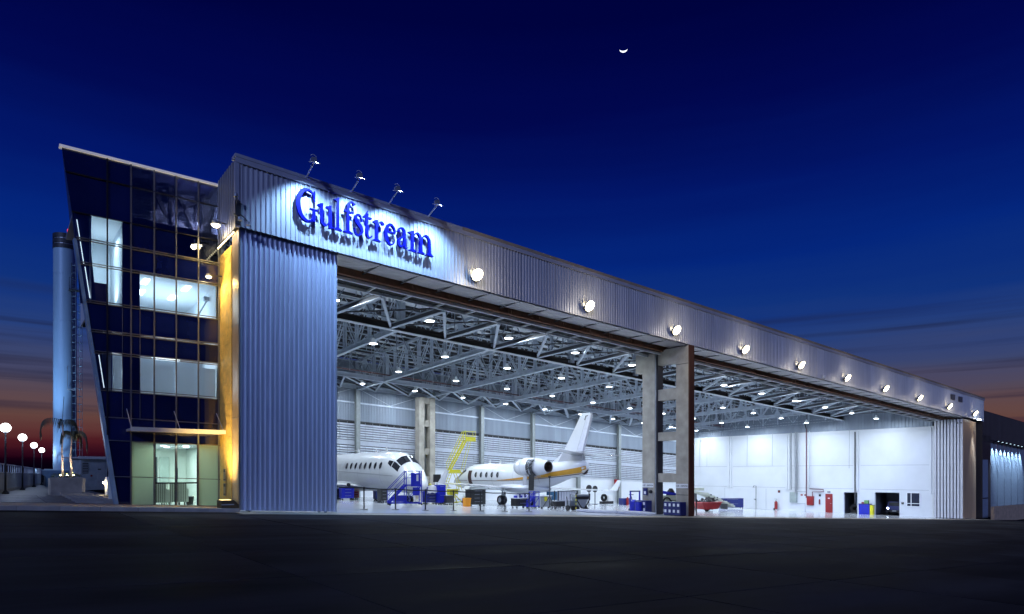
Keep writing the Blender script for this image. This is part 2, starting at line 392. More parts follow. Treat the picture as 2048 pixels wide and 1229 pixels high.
# cross chords at v=11.8 and 27.3
def cross(v, m, name, dz=0):
    b = MB(); ibeam(b, (0.2, v, zb(v)+.02+dz), (UR, v, zb(v)+.02+dz), .26, .34); b.shear(SG); return obj(name, b, m, H)
cc = cross(11.8, mat('brown_black_steel', (.03, .022, .02), .5), 'cross_chord')
b = MB().box(.2, UR, 11.62, 11.98, zb(11.8)-.24, zb(11.8)-.2).shear(SG); obj('chord_flange', b, STEELW, cc)
cc2 = cross(27.3, STEEL, 'cross_chord')
b = MB().tube([(.2, 27.05, zb(27.3)+.42), (UR, 27.05, zb(27.3)+.42)], .05, 6).shear(SG); obj('sprinkler_pipe', b, mat('sprinkler_maroon', (.10, .02, .02), .5), H)
cc3 = cross(D-.45, STEEL, 'cross_chord', .12)
# horizontal bracing: front zigzag from the rail to the first cross chord, rear zigzag to the back wall
def braces(v0, z0, us0, v1, us1, name):
    for k, u in enumerate(us1):
        z1 = zb(v1)-.02-SG*u
        for j, du in ((0, 0), (1, 1)):
            if k+j < len(us0):
                a = us0[k+j]; b = MB()
                if j:
                    pa_, pb_ = Vector((a, v0, z0(a))), Vector((u, v1, z1)); b.bar(pa_-Vector((0, 0, .13)), pb_-Vector((0, 0, .13)), .2, .04).bar(pa_+Vector((0, 0, .13)), pb_+Vector((0, 0, .13)), .2, .04)
                else: b.bar((a, v0, z0(a)), (u, v1, z1), .14, .14)
                o_ = obj(name, b, STEEL, H)
                if j: obj('brace_web', MB().bar(pa_, pb_, .05, .215), mat('dark_web', (.035, .035, .045), .5), o_)
        if k+2 < len(us0):
            a = us0[k+2]; b = MB().bar((a, v0, z0(a)+.03), (u, v1, z1+.05), .07, .07); obj('brace_rod', b, STEELD, H)
nodes1 = [8.0+3.78*k for k in range(16)]
rail = [3.6+3.22*k for k in range(18)]
braces(3.05, lambda a: ZR+Fz(a)+.03, rail, 11.75, nodes1, 'wind_brace')
nodes2 = [1.9+3.46*k for k in range(19)]; back = [3.7+3.46*k for k in range(19)]
braces(D-.5, lambda a: zb(D-.5)-SG*a, back, 27.35, nodes2, 'rear_brace')
# secondary lattice girders along u
def lattice(v, zc0, zc1, per, r=.035):
    b = MB(); L = UR-.2
    b.bar((.2, v, zc1), (UR, v, zc1), .1, .08); b.bar((.2, v, zc0), (UR, v, zc0), .07, .06)
    nn = int(L/per)
    for i in range(nn):
        u0 = .2+i*per
        b.bar((u0, v, zc1), (u0+per/2, v, zc0), r); b.bar((u0+per/2, v, zc0), (u0+per, v, zc1), r)
        if i % 2: b.bar((u0, v, zc1), (u0, v, zc0), r*.8)
    return b.shear(SG)
for i, v in enumerate([5.2, 8.5, 11.8, 15.68, 19.55, 23.4, 27.3, 31.1]):
    lm = STEEL if i % 2 else mat('mid_grey_steel', (.25, .29, .34), .5)
    dp = (1.9 if v > 9 else 1.0) if i % 2 == 0 else 1.2
    o = obj('lattice_girder', lattice(v, zt(v)-dp, zt(v)+.02, 2.3 if i % 2 == 0 else 1.73, .06 if i % 2 == 0 else .045), lm, H); o['kind'] = 'stuff'
b = MB()
for i in range(24):
    v = 2.6+i*1.29; b.box(.2, UR, v-.03, v+.03, zt(v)+.08, zt(v)+.28)
b.shear(SG); tag(obj('roof_purlin', b, STEELD, H), kind='stuff')
b = MB(); random.seed(3)      # thin pale boards painting bright patches of light on the roof
for i in range(23):
    v = 2.6+i*1.29
    for k in range(29):
        if random.random() < (.75 if v < 20 else .3):
            u = .4+k*2.3; z = zroof(v+.65)-.09; b.box(u, u+2.2, v+.08, v+1.2, z-.02, z)
b.shear(SG); tag(obj('roof_light_patch', b, mat('roof_patch_white', (.85, .88, .9), .6, 0, .05), H), kind='stuff')
b = MB()      # thin sag rods and ceiling wires
for i in range(6):
    v = 13+i*3.1; b.bar((.2, v, zb(v)+.75), (UR, v, zb(v)+.75), .035)
for i in range(32):
    u = 6+i*1.93
    for v in (8.1, 14.8, 21.7, 26.2): b.bar((u, v, zb(v)+.1), (u+.1*math.sin(i), v, zt(v)), .03)
b.shear(SG); tag(obj('hanger_rod', b, STEEL, H), kind='stuff')
rsm = None
for k in range(20):
    L = (UR+.2)/20; b = MB(); pr = rib_profile(L, .28, .1, .04)
    VV = [.4, 2.4, 5, 8, 12, D+.2]
    for x, y in pr: b.v += [(x, v_, zroof(v_)-y-SG*x) for v_ in VV]
    for i in range(len(pr)-1):
        for j in range(5): b.f.append((6*i+j, 6*i+6+j, 6*i+7+j, 6*i+j+1))
    if not rsm: rsm = b.mesh('roof_sheet', ROOFM)
    link('roof_sheet', rsm, H, (k*L, 0, G(k*L)))
# back wall ------------------------------------------------------
UC = [5.4+6.92*k for k in range(10)]
b = MB().box(.12, UR, D, D+.2, -.3, 3.1).shear(SG); obj('rear_wall_base', b, WALLW, H)
b = MB().box(.12, UR, D-.05, D, 3.1, 3.16).shear(SG); obj('rear_sill', b, STEEL, H)
cw = rib_sheet(.975, 0, 5.6, per=.16, w=.05, d=.03, k=SG).mesh('rear_cladding_panel', WALLG)
for k in range(70):
    u = .15+k*.965
    link('rear_cladding_panel', cw, H, (u, D-.02, G(u)+6.9))
b = MB().box(.12, UR, D+.02, D+.05, 3.1, 7.0).shear(SG); obj('rear_backing', b, STEELD, H)
for z, h, m in ((8.55, .14, STEEL), (6.86, .1, STEELD), (4.75, .42, LOUV)):
    b = MB().box(.12, UR, D-.16, D-.06, z, z+h).shear(SG); obj('girt', b, m, H)
vb = MB()
for k in range(9):
    u0, u1 = UC[k], UC[k+1]
    for (a, c) in ((u0+.3, (u0+u1)/2), (u1-.3, (u0+u1)/2)): vb.bar((a, D-.12, 9.9), (c, D-.12, 8.7), .04)
vb.shear(SG); obj('rear_diagonal', vb, STEEL, H)
# louvre slats
sw = .735
slm = MB().add([(0, -.02, 0), (sw-.03, -.02, -SG*(sw-.03)), (sw-.03, -.15, .02-SG*sw), (0, -.15, .02), (0, -.02, .15), (sw-.03, -.02, .15-SG*sw), (sw-.03, -.05, .175-SG*sw), (0, -.05, .175)],
               [(0, 1, 2, 3), (3, 2, 6, 7), (7, 6, 5, 4), (4, 5, 1, 0), (0, 3, 7, 4), (1, 5, 6, 2)]).mesh('louvre_slat', LOUV)
cnt = 0; rest = MB(); base = [tuple(v.co) for v in slm.vertices]; fcs = [tuple(p.vertices) for p in slm.polygons]
for k in range(1, 9):
    for c in range(9):
        u = UC[k]+.2+c*sw
        for r, z in enumerate([3.2+.218*i for i in range(7)]+[5.22+.218*i for i in range(7)]):
            if 12 < u < 40 and cnt < 298: link('louvre_slat', slm, H, (u, D-.03, G(u)+z)); cnt += 1
            else: rest.add([(p[0]+u, p[1]+D-.03, p[2]+G(u)+z) for p in base], fcs)
tag(obj('louvre_slats_far', rest, LOUV, H), kind='stuff').name = 'louvre_bank'
b = MB()
for k in range(1, 9):
    for c in range(10): b.box(UC[k]+.183+c*sw-.0, UC[k]+.199+c*sw, D-.12, D-.05, 3.16, 6.86)
b.shear(SG); tag(obj('louvre_mullion', b, GREYM, H), kind='stuff')
hc = MB().box(-.2, .2, -.1, .12, 0, 9.95)   # H-section columns
hc = MB().box(-.2, .2, -.36, -.32, 0, 9.95).box(-.03, .03, -.32, -.02, 0, 9.95).box(-.2, .2, -.02, .02, 0, 9.95).mesh('rear_column', mat('column_grey', (.26, .28, .28), .5, .1, .12))
for k, u in enumerate(UC):
    link('rear_column', hc, H, (u, D-.22, G(u)))
u = UC[3]   # the heavy twin concrete column
for du in (-.75, .45):
    b = MB().box(u+du-.28, u+du+.28, D-1.35, D-.55, 0, 9.8); obj('concrete_column', b, CONC, H, (0, 0, G(u)))
for z in (1.6, 4.3, 7.0, 9.2): obj('column_tie', MB().box(u-.47, u+.17, D-1.2, D-.7, z, z+.6), CONC, H, (0, 0, G(u)))
# right wall -----------------------------------------------------
op = [(2.7, 6.02, None), (8.4, 10.28, None)]
def wallpiece(v0, v1, z0, z1, name='end_wall_panel', x=UR, dx=.25, m=WALLW):
    return obj(name, MB().box(x, x+dx, v0, v1, z0+G(UR), z1+G(UR)), m, H)
wallpiece(2.7, 5.98, -.3, 9.2); wallpiece(5.98, 8.42, 2.42, 9.2); wallpiece(8.42, 10.25, -.3, 9.2); wallpiece(10.25, 11.7, 2.34, 9.2)
for v0, v1 in ((11.7, 18.1), (18.1, 26.0), (26.0, D)): wallpiece(v0, v1, -.3, 9.2)
for v in (2.75, 10.2, 18.1, 26.0):   # pilasters with recess lines
    for dv in ((.0, .3) if v != 10.2 else (-.0,)):
        obj('pilaster', MB().box(UR-.12, UR-.002, v+dv-.1, v+dv+.12, 2.5+G(UR), 9.1+G(UR)), WALLW, H)
for v0, v1 in ((3.2, 9.9), (10.7, 17.8), (18.6, 25.7), (26.6, 32.8)):
    obj('top_ledge', MB().box(UR-.07, UR-.001, v0, v1, 8.82+G(UR), 8.9+G(UR)), WALLW, H)
    for z in (2.72, 5.3): obj('wall_joint', MB().box(UR-.012, UR-.001, v0, v1, z+G(UR), z+.03+G(UR)), GREYM, H)
b = rib_sheet(30.1, 9.2, 12.2, per=.34, w=.09, d=.05, k=0); b.v = [(UR-.03+y, 2.9+x, z+G(UR)) for x, y, z in b.v]
obj('end_wall_cladding', b, WALLG, H)
# rooms behind the openings
DARKR = mat('dim_room', (.10, .11, .14), .7)
for v0, v1, zt_ in ((5.98, 8.42, 2.42), (10.25, 11.7, 2.34)):
    b = MB().box(UR+4, UR+4.1, v0-.5, v1+.5, G(UR), 3+G(UR)).box(UR+.25, UR+4, v0-.6, v0-.5, G(UR), 3+G(UR)).box(UR+.25, UR+4, v1+.5, v1+.6, G(UR), 3+G(UR)).box(UR+.25, UR+4, v0-.5, v1+.5, 3+G(UR), 3.1+G(UR))
    obj('store_room', b, DARKR, H)
# window in the end wall
b = MB(); z0 = 1.05+G(UR); z1 = 2.45+G(UR)
for a in (4.04, 4.85, 5.25): b.box(UR-.06, UR-.004, a-.03, a+.03, z0, z1)
for a in (z0, z0+.3, z1): b.box(UR-.063, UR-.005, 4.04, 5.25, a-.03, a+.03)
wf = obj('window_frame', b, STEELW, H)
obj('window_pane', MB().box(UR-.03, UR-.008, 4.06, 5.23, z0, z1), mat('dark_pane', (.02, .025, .05), .05, 0, 0), wf)
# red door and vertical pipes
dr = obj('fire_door', MB().box(UR-.06, UR-.003, 12.95, 13.75, .02+G(UR), 2.12+G(UR)), RED, H); tag(dr, 'red door')
obj('door_handle', MB().box(UR-.12, UR-.062, 13.05, 13.18, 1.02+G(UR), 1.06+G(UR)), GREYM, dr)
obj('door_notice', MB().box(UR-.075, UR-.062, 13.25, 13.45, 1.55+G(UR), 1.68+G(UR)), LABEL, dr)
g = G(UR)
for v, r, z0, z1, m in ((15.9, .06, 1.6, 9.6, mat('maroon_pipe', (.12, .03, .05), .4)), (15.55, .045, 2.6, 9.3, STEEL), (17.75, .06, 2.5, 9.3, GREYM), (17.2, .11, 1.8, 9.3, GREYM), (16.95, .05, 2.5, 9.3, GREYM), (10.4, .07, 1.1, 9.0, STEELD)):
    obj('wall_pipe', MB().tube([(UR-.2, v, z0+g), (UR-.2, v, z1+g)], r, 8), m, H)
b = MB().tube([(UR-.2, 15.55, 2.65+g), (UR-.2, 13.9, 2.6+g), (UR-.2, 13.85, 2.35+g), (UR-.2, 15.2, 2.3+g), (UR-.2, 15.1, .8+g)], .05, 6)
obj('wall_pipe', b, mat('maroon_pipe', 0), H)
b = MB().tube([(UR-.25, 15.9, 9.6+g), (UR-.6, 15.9, 10.3+g)], .06, 6); obj('wall_pipe', b, STEELD, H)
for v, z0 in ((30.5, 5.3), (29.3, 5.3), (25.9, 5.4), (23.4, 5.35), (20.0, 5.35), (10.9, 5.0)):
    tag(obj('hanging_cable', MB().tube([(UR-.5, v, z0+g), (UR-.5, v-.05, 9.3+g)], .022, 5), GREYM, H))
# two dark vents and a small camera on the fascia
for px, py in ((1904.5, 795), (1919.5, 799.5)):
    p = at(px, py, 0)
    v_ = obj('fascia_vent', MB().box(-.52, .52, -.07, -.045, -.25, .25), STEELD, H, p)
    for i in range(5): obj('vent_slat', MB().box(-.48, .48, -.09, -.072, -.24+i*.1, -.19+i*.1), GREYM, v_)
p = at(1648, 751, -.15); c = obj('fascia_camera', MB().lathe((0, 0, 0), [(.02, -.2), (.12, -.18), (.12, .0), (.03, .02)], 10, 'z'), WHITE, H, p)
obj('camera_arm', MB().bar((0, 0, 0), (0, .12, .05), .06), WHITE, c)
# ================================================================ HANGAR DOOR LEAVES
def leaf_parts(root, W_, m):
    b = MB().box(0, W_, .03, .24, .05, 9.75).shear(SG); obj('leaf_frame', b, STEEL, root)
    n = 3; w = W_/n; me = rib_sheet(w-.004, .06, 9.75, per=.17, w=.065, d=.05, k=SG).mesh('cladding_sheet', m)
    for i in range(n): link('cladding_sheet', me, root, (i*w, .02, -SG*i*w))
    for x in (.4, W_-.4): obj('bottom_roller', MB().lathe((x, .13, .06-SG*x), [(.055, -.04), (.055, .04)], 10, 'y'), STEELD, root)
L1 = thing('sliding_door_leaf', 'tall ribbed metal door leaf at the left, under the blue lettering', 'door leaf', (.02, .16, G(.02)), group='sliding hangar door leaves')
leaf_parts(L1, 3.54, CLAD2)
LB = thing('sliding_door_leaf', 'ribbed metal door leaf parked behind the big left one, mostly hidden', 'door leaf', (-.0+.04, .5, G(0)), group='sliding hangar door leaves')
leaf_parts(LB, 3.4, CLAD2)
nl = 9
EDGE = mat('leaf_edge_paint', (.62, .62, .68), .4, .2, .06)
for k in range(nl):
    v = .16+k*.285
    lab = ('front door leaf of the folded stack at the right end, warm lit ribbed face' if k == 0 else 'pale door leaf edge, %s counted from the front in the right stack' % ordinal(k))
    r = thing('sliding_door_leaf', lab, 'door leaf', (67.35, v, G(67.35)), group='sliding hangar door leaves')
    if k == 0: leaf_parts(r, 3.5, mat('warm_lit_leaf', (.50, .36, .24), .4, .2, .1, 1, stretch=(4, 4, .3)))  # warm lamp light is put into this leaf's colour
    else: obj('leaf_frame', MB().box(.06, 3.4, .02, .26, .05, 9.75).shear(SG), STEELD, r)
    obj('leaf_edge', MB().box(-.03, .059, .02, .215, .05, 9.75), EDGE, r)
    if k < 2: obj('seal_clip', MB().box(-.06, -.031, .1, .2, 9.3, 9.42), BLACK, r)
# ================================================================ CONCRETE TWIN-LEG PORTAL
P = thing('concrete_portal', 'tall twin legged concrete portal frame splitting the hangar opening', 'portal', (24.4, 0, G(24.4)))
ZP = 9.75
obj('front_leg', MB().box(0, .48, .02, .88, 0, ZP-.02), CONC, P)
obj('front_face', MB().box(-.002, .482, -.03, .017, 0, ZP), mat('rust_brown_paint', (.12, .035, .015), .6, 0, .2, 2), P)
obj('rear_leg', MB().box(0, .48, 2.45, 3.4, 0, ZP-.025), CONC, P)
obj('rear_face', MB().box(-.004, .48, 2.22, 2.448, 0, ZP-.1), STEELD, P)
obj('leg_corbel', MB().box(.02, .46, 3.402, 3.95, ZP-1.2, ZP-.06), CONC, P)
for z0, z1 in ((8.85, 9.72), (6.75, 7.4), (4.37, 4.87), (1.93, 2.45)):
    obj('cross_beam', MB().box(.03, .45, .882, 2.218, z0, z1), CONC, P)
obj('conduit', MB().tube([(-.06, 2.32, 0), (-.06, 2.32, ZP)], .045, 8), GREYM, P)
for z in (8.7, 1.2): obj('form_joint', MB().box(-.006, -.001, .03, .87, z, z+.03), STEELD, P)
for v, nm in ((.45, 'front'), (2.95, 'rear')):
    pl = obj('foam_sign', MB().box(-.03, -.003, v-.42, v+.42, 1.6, 1.85), LABEL, P)
    link('lettering', text_mesh('LGE - ESPUMA', .13, BLACKM), pl, (-.034, v, 1.725), (math.pi/2, 0, -math.pi/2))
# ================================================================ LETTERS ON THE FASCIA
def smooth(pts, n=6):
    out = []
    for i in range(len(pts)-1):
        p0 = pts[max(i-1, 0)]; p1 = pts[i]; p2 = pts[i+1]; p3 = pts[min(i+2, len(pts)-1)]
        for k in range(n):
            t = k/n; out.append(tuple(.5*((2*b)+(-a+c)*t+(2*a-5*b+4*c-d)*t*t+(-a+3*b-3*c+d)*t**3) for a, b, c, d in zip(p0, p1, p2, p3)))
    out.append(pts[-1]); return out
XH, CAP, ASC = .83, 1.17, 1.23
T, th = .092, .035     # stem and hairline widths
def arc(cx, cy, rx, ry, a0, a1, w0, w1, n=9, wm=None):
    r = []
    for i in range(n):
        t = i/(n-1); a = math.radians(a0+(a1-a0)*t)
        w = w0+(w1-w0)*t if wm is None else (w0*(1-t)+w1*t)+(wm-(w0+w1)/2)*math.sin(math.pi*t)**1.4
        r.append((cx+rx*math.cos(a), cy+ry*math.sin(a), w))
    return r
def serif(x, y, w=.26, flip=1):   # flat slab with a bracket
    return ('poly', [(x-w/2, y), (x+w/2, y), (x+w/2, y+.03*flip), (x+T*.62, y+.085*flip), (x-T*.62, y+.085*flip), (x-w/2, y+.03*flip)])
def flag(x, y):   # slanted head serif to the left of a stem top
    return ('poly', [(x-T/2-.12, y-.10), (x+T/2, y+.0), (x+T/2, y-.13), (x-T/2, y-.16), (x-T/2-.12, y-.135)])
def stem(x, y0, y1): return ('poly', [(x-T/2, y0), (x+T/2, y0), (x+T/2, y1), (x-T/2, y1)])
GL = {
 'G': [arc(.46, CAP/2, .38, CAP/2-.02, 52, 312, .035, .04, 15, wm=.155), stem(.70, .06, .50), ('poly', [(.54, .47), (.86, .47), (.86, .51), (.54, .51)]),
       ('poly', [(.70, .78), (.745, .78), (.745, 1.16), (.71, 1.16), (.62, 1.02), (.66, .99)]), [(.70, .30, .05), (.62, .12, .05), (.50, .03, .04)]],
 'u': [stem(.15, .2, XH-.02), flag(.15, XH-.0), [(.15, .30, T), (.17, .12, .10), (.27, .045, .075), (.38, .10, .04), (.44, .2, .03)], stem(.485, .03, XH-.02), flag(.485, XH), ('poly', [(.43, .02), (.62, .06), (.62, .03), (.485, -.03), (.43, -.03)])],
 'l': [stem(.18, .02, ASC-.04), flag(.18, ASC-.02), serif(.18, 0, .32)],
 'f': [stem(.2, .02, .95), serif(.2, 0, .34), [(.2, .9, T), (.215, 1.07, .10), (.29, 1.18, .06), (.38, 1.17, .05), (.43, 1.10, .10)], ('poly', [(.06, XH-.06), (.40, XH-.06), (.40, XH-.01), (.06, XH-.01)])],
 's': [[(.345, .58, .035), (.31, .74, .04), (.22, .80, .06), (.11, .73, .09), (.10, .60, .12), (.2, .47, .15), (.31, .36, .14), (.35, .2, .10), (.26, .06, .06), (.14, .04, .04), (.07, .14, .035), (.05, .27, .03)]],
 't': [stem(.17, .2, .95), [(.17, .28, T), (.18, .12, .09), (.25, .045, .06), (.33, .09, .035), (.36, .15, .025)], ('poly', [(.03, XH-.06), (.35, XH-.06), (.35, XH-.01), (.03, XH-.01)]), ('poly', [(.03, XH-.05), (.17-T/2+.01, XH-.05), (.17+T/2-.01, 1.06), (.19, 1.06)])],
 'r': [stem(.17, .02, XH-.02), flag(.17, XH), serif(.17, 0, .32), [(.2, .55, .03), (.27, .72, .045), (.35, .78, .06), (.42, .73, .10), (.44, .68, .09)]],
 'e': [arc(.27, .41, .205, .385, 22, 322, .05, .03, 15, wm=.12), ('poly', [(.08, .48), (.475, .48), (.475, .525), (.08, .525)]), arc(.27, .5, .19, .29, 5, 80, .07, .05, 6)],
 'a': [[(.09, .62, .10), (.12, .74, .06), (.23, .80, .05), (.34, .72, .09), (.36, .55, T)], stem(.36, .12, .6), [(.36, .2, T), (.37, .08, .07), (.43, .04, .045), (.50, .1, .03)],
       [(.36, .48, .035), (.2, .40, .06), (.10, .27, .10), (.12, .11, .10), (.21, .06, .06), (.31, .14, .035)]],
 'm': [stem(.15, .02, XH-.02), flag(.15, XH), serif(.15, 0, .28), [(.17, .6, .03), (.28, .76, .05), (.38, .76, .07), (.46, .64, .10), (.475, .5, T)], stem(.475, .02, .56), serif(.475, 0, .26),
       [(.50, .6, .03), (.61, .76, .05), (.71, .76, .07), (.79, .64, .10), (.805, .5, T)], stem(.805, .02, .56), serif(.805, 0, .28)],
}
NAT = {'G': .90, 'u': .62, 'l': .36, 'f': .48, 's': .40, 't': .38, 'r': .50, 'e': .50, 'a': .52, 'm': .95}
SIGN = thing('wall_sign', 'raised royal blue serif lettering on the ribbed metal fascia, lit from above', 'sign', (2.2, -.06, 0))
LB_ = mat('letter_blue', (.001, .004, .28), .45, 0, .03, spec=.12)
LS = mat('letter_side_blue', (.004, .01, .45), .3, 0, .03)
spans = [('G', 1.89, 2.72), ('u', 2.68, 3.27), ('l', 3.27, 3.62), ('f', 3.62, 4.14), ('s', 4.04, 4.44), ('t', 4.42, 4.82), ('r', 4.83, 5.33), ('e', 5.33, 5.82), ('a', 5.84, 6.36), ('m', 6.38, 7.50)]
for ch, u0, u1 in spans:
    b = MB(); sx = (u1-u0)/NAT[ch]; dz = 0
    for s in GL[ch]:
        dz += 1; y0, y1 = -.21-.0025*dz, -.10+.0*dz
        if isinstance(s, tuple): b.prism([(x*sx, z) for x, z in s[1]], 'y', y0, y1)
        else:
            q = smooth(s, 4); L_, R_ = [], []
            for i, (x, z, w) in enumerate(q):
                a = q[max(i-1, 0)]; c = q[min(i+1, len(q)-1)]; dx, dzz = (c[0]-a[0])*sx, c[1]-a[1]; l = math.hypot(dx, dzz) or 1
                nx, nz_ = -dzz/l, dx/l; w2 = max(w, .03)/2*(1 if sx < 1.05 else 1.05)
                L_.append((x*sx+nx*w2, z+nz_*w2)); R_.append((x*sx-nx*w2, z-nz_*w2))
            o = len(b.v); n_ = len(L_)
            for yy in (y0, y1):
                for (x, z) in L_+R_: b.v.append((x, yy, z))
            for i in range(n_-1):
                b.f += [(o+i, o+i+1, o+n_+i+1, o+n_+i), (o+2*n_+i, o+3*n_+i, o+3*n_+i+1, o+2*n_+i+1), (o+i, o+2*n_+i, o+2*n_+i+1, o+i+1), (o+n_+i, o+n_+i+1, o+3*n_+i+1, o+3*n_+i)]
            for i in (0, n_-1): b.f.append((o+i, o+n_+i, o+3*n_+i, o+2*n_+i))
    b.shear(SF)
    lt = obj('letter', b, LB_, SIGN, (u0-2.2, .06, 10.42+Fz(u0)))
    obj('standoff', MB().bar(((u1-u0)/2, -.10, .3), ((u1-u0)/2, -.04, .3), .03), GREYM, lt)
# ================================================================ EXTERIOR LAMPS
COOL = (.62, .78, 1.0); WARM = (1, .80, .46)
ELENS = mat('warm_lens', (1, .9, .7), .3, 0, 0, emit=(1, .84, .5), es=45)
ELENC = mat('cool_lens', (1, 1, 1), .3, 0, 0, emit=(.75, .9, 1), es=30)
def fascia_flood(u, lab, col=WARM, pw=95, lens=ELENS):
    z = 10.12+Fz(u); r = thing('flood_lamp', lab, 'flood lamp', (u, -.06, z), group='flood lamps along the fascia')
    obj('bracket', MB().bar((-.1, 0, -.05), (-.1, -.3, .0), .03).bar((.1, 0, -.05), (.1, -.3, .0), .03).bar((-.14, -.01, -.05), (.14, -.01, -.05), .05), STEELD, r)
    h = MB().lathe((0, 0, 0), [(.06, .24), (.18, .19), (.24, .08), (.27, 0)], 16, 'z', False)
    M_ = Matrix.Translation((0, -.34, 0)) @ Matrix.Rotation(math.radians(-55), 4, 'X')
    h.v = [tuple(M_ @ Vector(v)) for v in h.v]; obj('housing', h, GREYM, r, smooth=True)
    l = MB().lathe((0, 0, 0), [(.01, -.075), (.14, -.06), (.23, -.02), (.245, .02)], 16, 'z', False)
    l.v = [tuple(M_ @ Vector(v)) for v in l.v]; obj('lens', l, lens, r, smooth=True)
    lamp('SPOT', r, (0, -.45, -.1), pw, col, .12, (0, -.75, -1), 150, .6)
    lamp('POINT', r, (0, -1.0, .0), pw*.42, (1, .90, .74), .15)
    return r
fu = [9.55, 16.19, 22.85, 29.48, 36.07, 42.6, 49.02, 55.65, 62.4, 69.0]
wh = ['nearest the blue lettering', 'second from the lettering', 'over the concrete portal', 'fourth from the lettering, right after the portal one', 'fifth from the lettering', 'sixth from the lettering, right of the white camera',
      'seventh from the lettering', 'eighth from the lettering', 'below the two dark vents', 'last one at the far right end of the fascia']
for i, u in enumerate(fu):
    if i < 9: fascia_flood(u, 'warm flood lamp on the fascia, '+wh[i])
    else:
        r = fascia_flood(u, 'flood lamp on the fascia, '+wh[i], pw=30)
        obj('down_lens', MB().lathe((.9, -.35, -.6), [(.0, .0), (.16, .0), (.16, .05), (.05, .12)], 12, 'z'), ELENC, r)
        lamp('SPOT', r, (.75, -.45, -.7), 3000, COOL, .1, (0, .11, -1), 36, .9)
for i, (u, nm) in enumerate([(2.30, 'over the first letter'), (4.02, 'second from the left, over the third letter'), (5.57, 'third from the left, over the middle of the word'), (7.33, 'over the last letter')]):
    z = 12.09+Fz(u); r = thing('sign_lamp', 'pole spotlight above the roof edge, '+nm, 'spotlight', (u, -.05, z), group='spotlights above the lettering')
    obj('arm', MB().tube([(0, 0, -.05), (.0, -.75, .22)], .03, 6), STEELW, r)
    obj('yoke', MB().tube([(-.12, -.72, .32), (-.13, -.75, .22), (.13, -.75, .22), (.12, -.72, .32)], .015, 5).tube([(-.1, -.70, .46), (0, -.70, .52), (.1, -.70, .46)], .012, 5), STEELW, r)
    obj('lamp_head', MB().prism([(-.84, .19), (-.66, .28), (-.65, .40), (-.80, .39)], 'x', -.08, .08), GREYM, r)
    obj('visor', MB().prism([(-.98, .12), (-.60, .255), (-.60, .275), (-.98, .14)], 'x', -.14, .14), STEELW, r)
    lamp('SPOT', r, (0, -1.05, .14), 1150, (.32, .57, 1.0), .05, (0, .38, -1), 104, 1.0)
# corner flood and its cluster of brackets on the left end
r = thing('corner_flood_lamp', 'bright warm flood lamp hanging beside the left corner of the hangar box', 'flood lamp', (-.12, 1.1, 9.95))
h = MB().lathe((-.35, 0, 0), [(.05, .16), (.13, .12), (.15, 0)], 14, 'z', False); obj('housing', h, GREYM, r, smooth=True)
obj('lens', MB().lathe((-.35, 0, -.02), [(.001, -.07), (.08, -.055), (.14, 0)], 14, 'z', False), ELENS, r, smooth=True)
obj('arm', MB().bar((0, 0, .1), (-.35, 0, .12), .04), STEELD, r)
lamp('SPOT', r, (-.42, .2, -.15), 650, (1, .68, .22), .08, (.10, .04, -1), 60, 1)
lamp('SPOT', r, (-.36, .05, -.12), 120, (1, .72, .28), .08, (.28, .12, -1), 150, .7)
lamp('POINT', r, (-.5, -.05, -.1), 22, (1, .78, .4), .1)
r = thing('bracket_cluster', 'dark tangle of lamp brackets clamped on the left corner of the fascia', 'bracket', (-.1, -.08, 10.05))
obj('plate', MB().box(-.05, .12, -.04, .02, -.35, .45), STEELD, r)
obj('arm', MB().tube([(0, -.05, .3), (-.1, -.3, .45), (.05, -.4, .2)], .02, 5).tube([(0, -.05, -.2), (-.15, -.25, -.1), (0, -.42, -.3)], .02, 5).tube([(.1, -.05, 0), (.2, -.3, -.2), (.3, -.35, -.35)], .02, 5), STEELD, r)
for p in ((-.1, -.3, .5), (0, -.42, -.3), (.28, -.36, -.38)): obj('lamp_can', MB().lathe(p, [(.03, .08), (.07, .05), (.08, -.05)], 10, 'z'), GREYM, r)
r = thing('brick_wall_lamp', 'small bright lamp on a short arm at the top of the yellow stone wall', 'flood lamp', (-.05, 2.05, 8.35))
obj('arm', MB().bar((.04, 0, .1), (-.45, -.1, .05), .04), STEELD, r); obj('housing', MB().lathe((-.45, -.1, 0), [(.04, .1), (.09, .06), (.1, 0)], 12, 'z', False), GREYM, r)
obj('lens', MB().lathe((-.45, -.1, -.02), [(.001, -.04), (.06, -.03), (.09, 0)], 12, 'z', False), ELENS, r)
lamp('SPOT', r, (-.45, -.12, -.08), 110, (1, .72, .26), .06, (.45, -.25, -1), 140, .7)
r = thing('light_string', 'string of small bulbs under the left edge of the hangar box', 'light string', (-.12, .1, 9.58))
obj('cable', MB().tube([(0, 0, 0), (0, 1.1, -.05), (0, 2.2, 0)], .02, 5), BLACK, r)
bl = MB().lathe((0, 0, -.05), [(.005, -.035), (.03, -.01), (.02, .03)], 8, 'z').mesh('bulb', mat('bulb_glow', (1, .9, .6), .3, 0, 0, emit=(1, .85, .5), es=4))
for i in range(11): link('bulb', bl, r, (0, .1+i*.2, -.03))
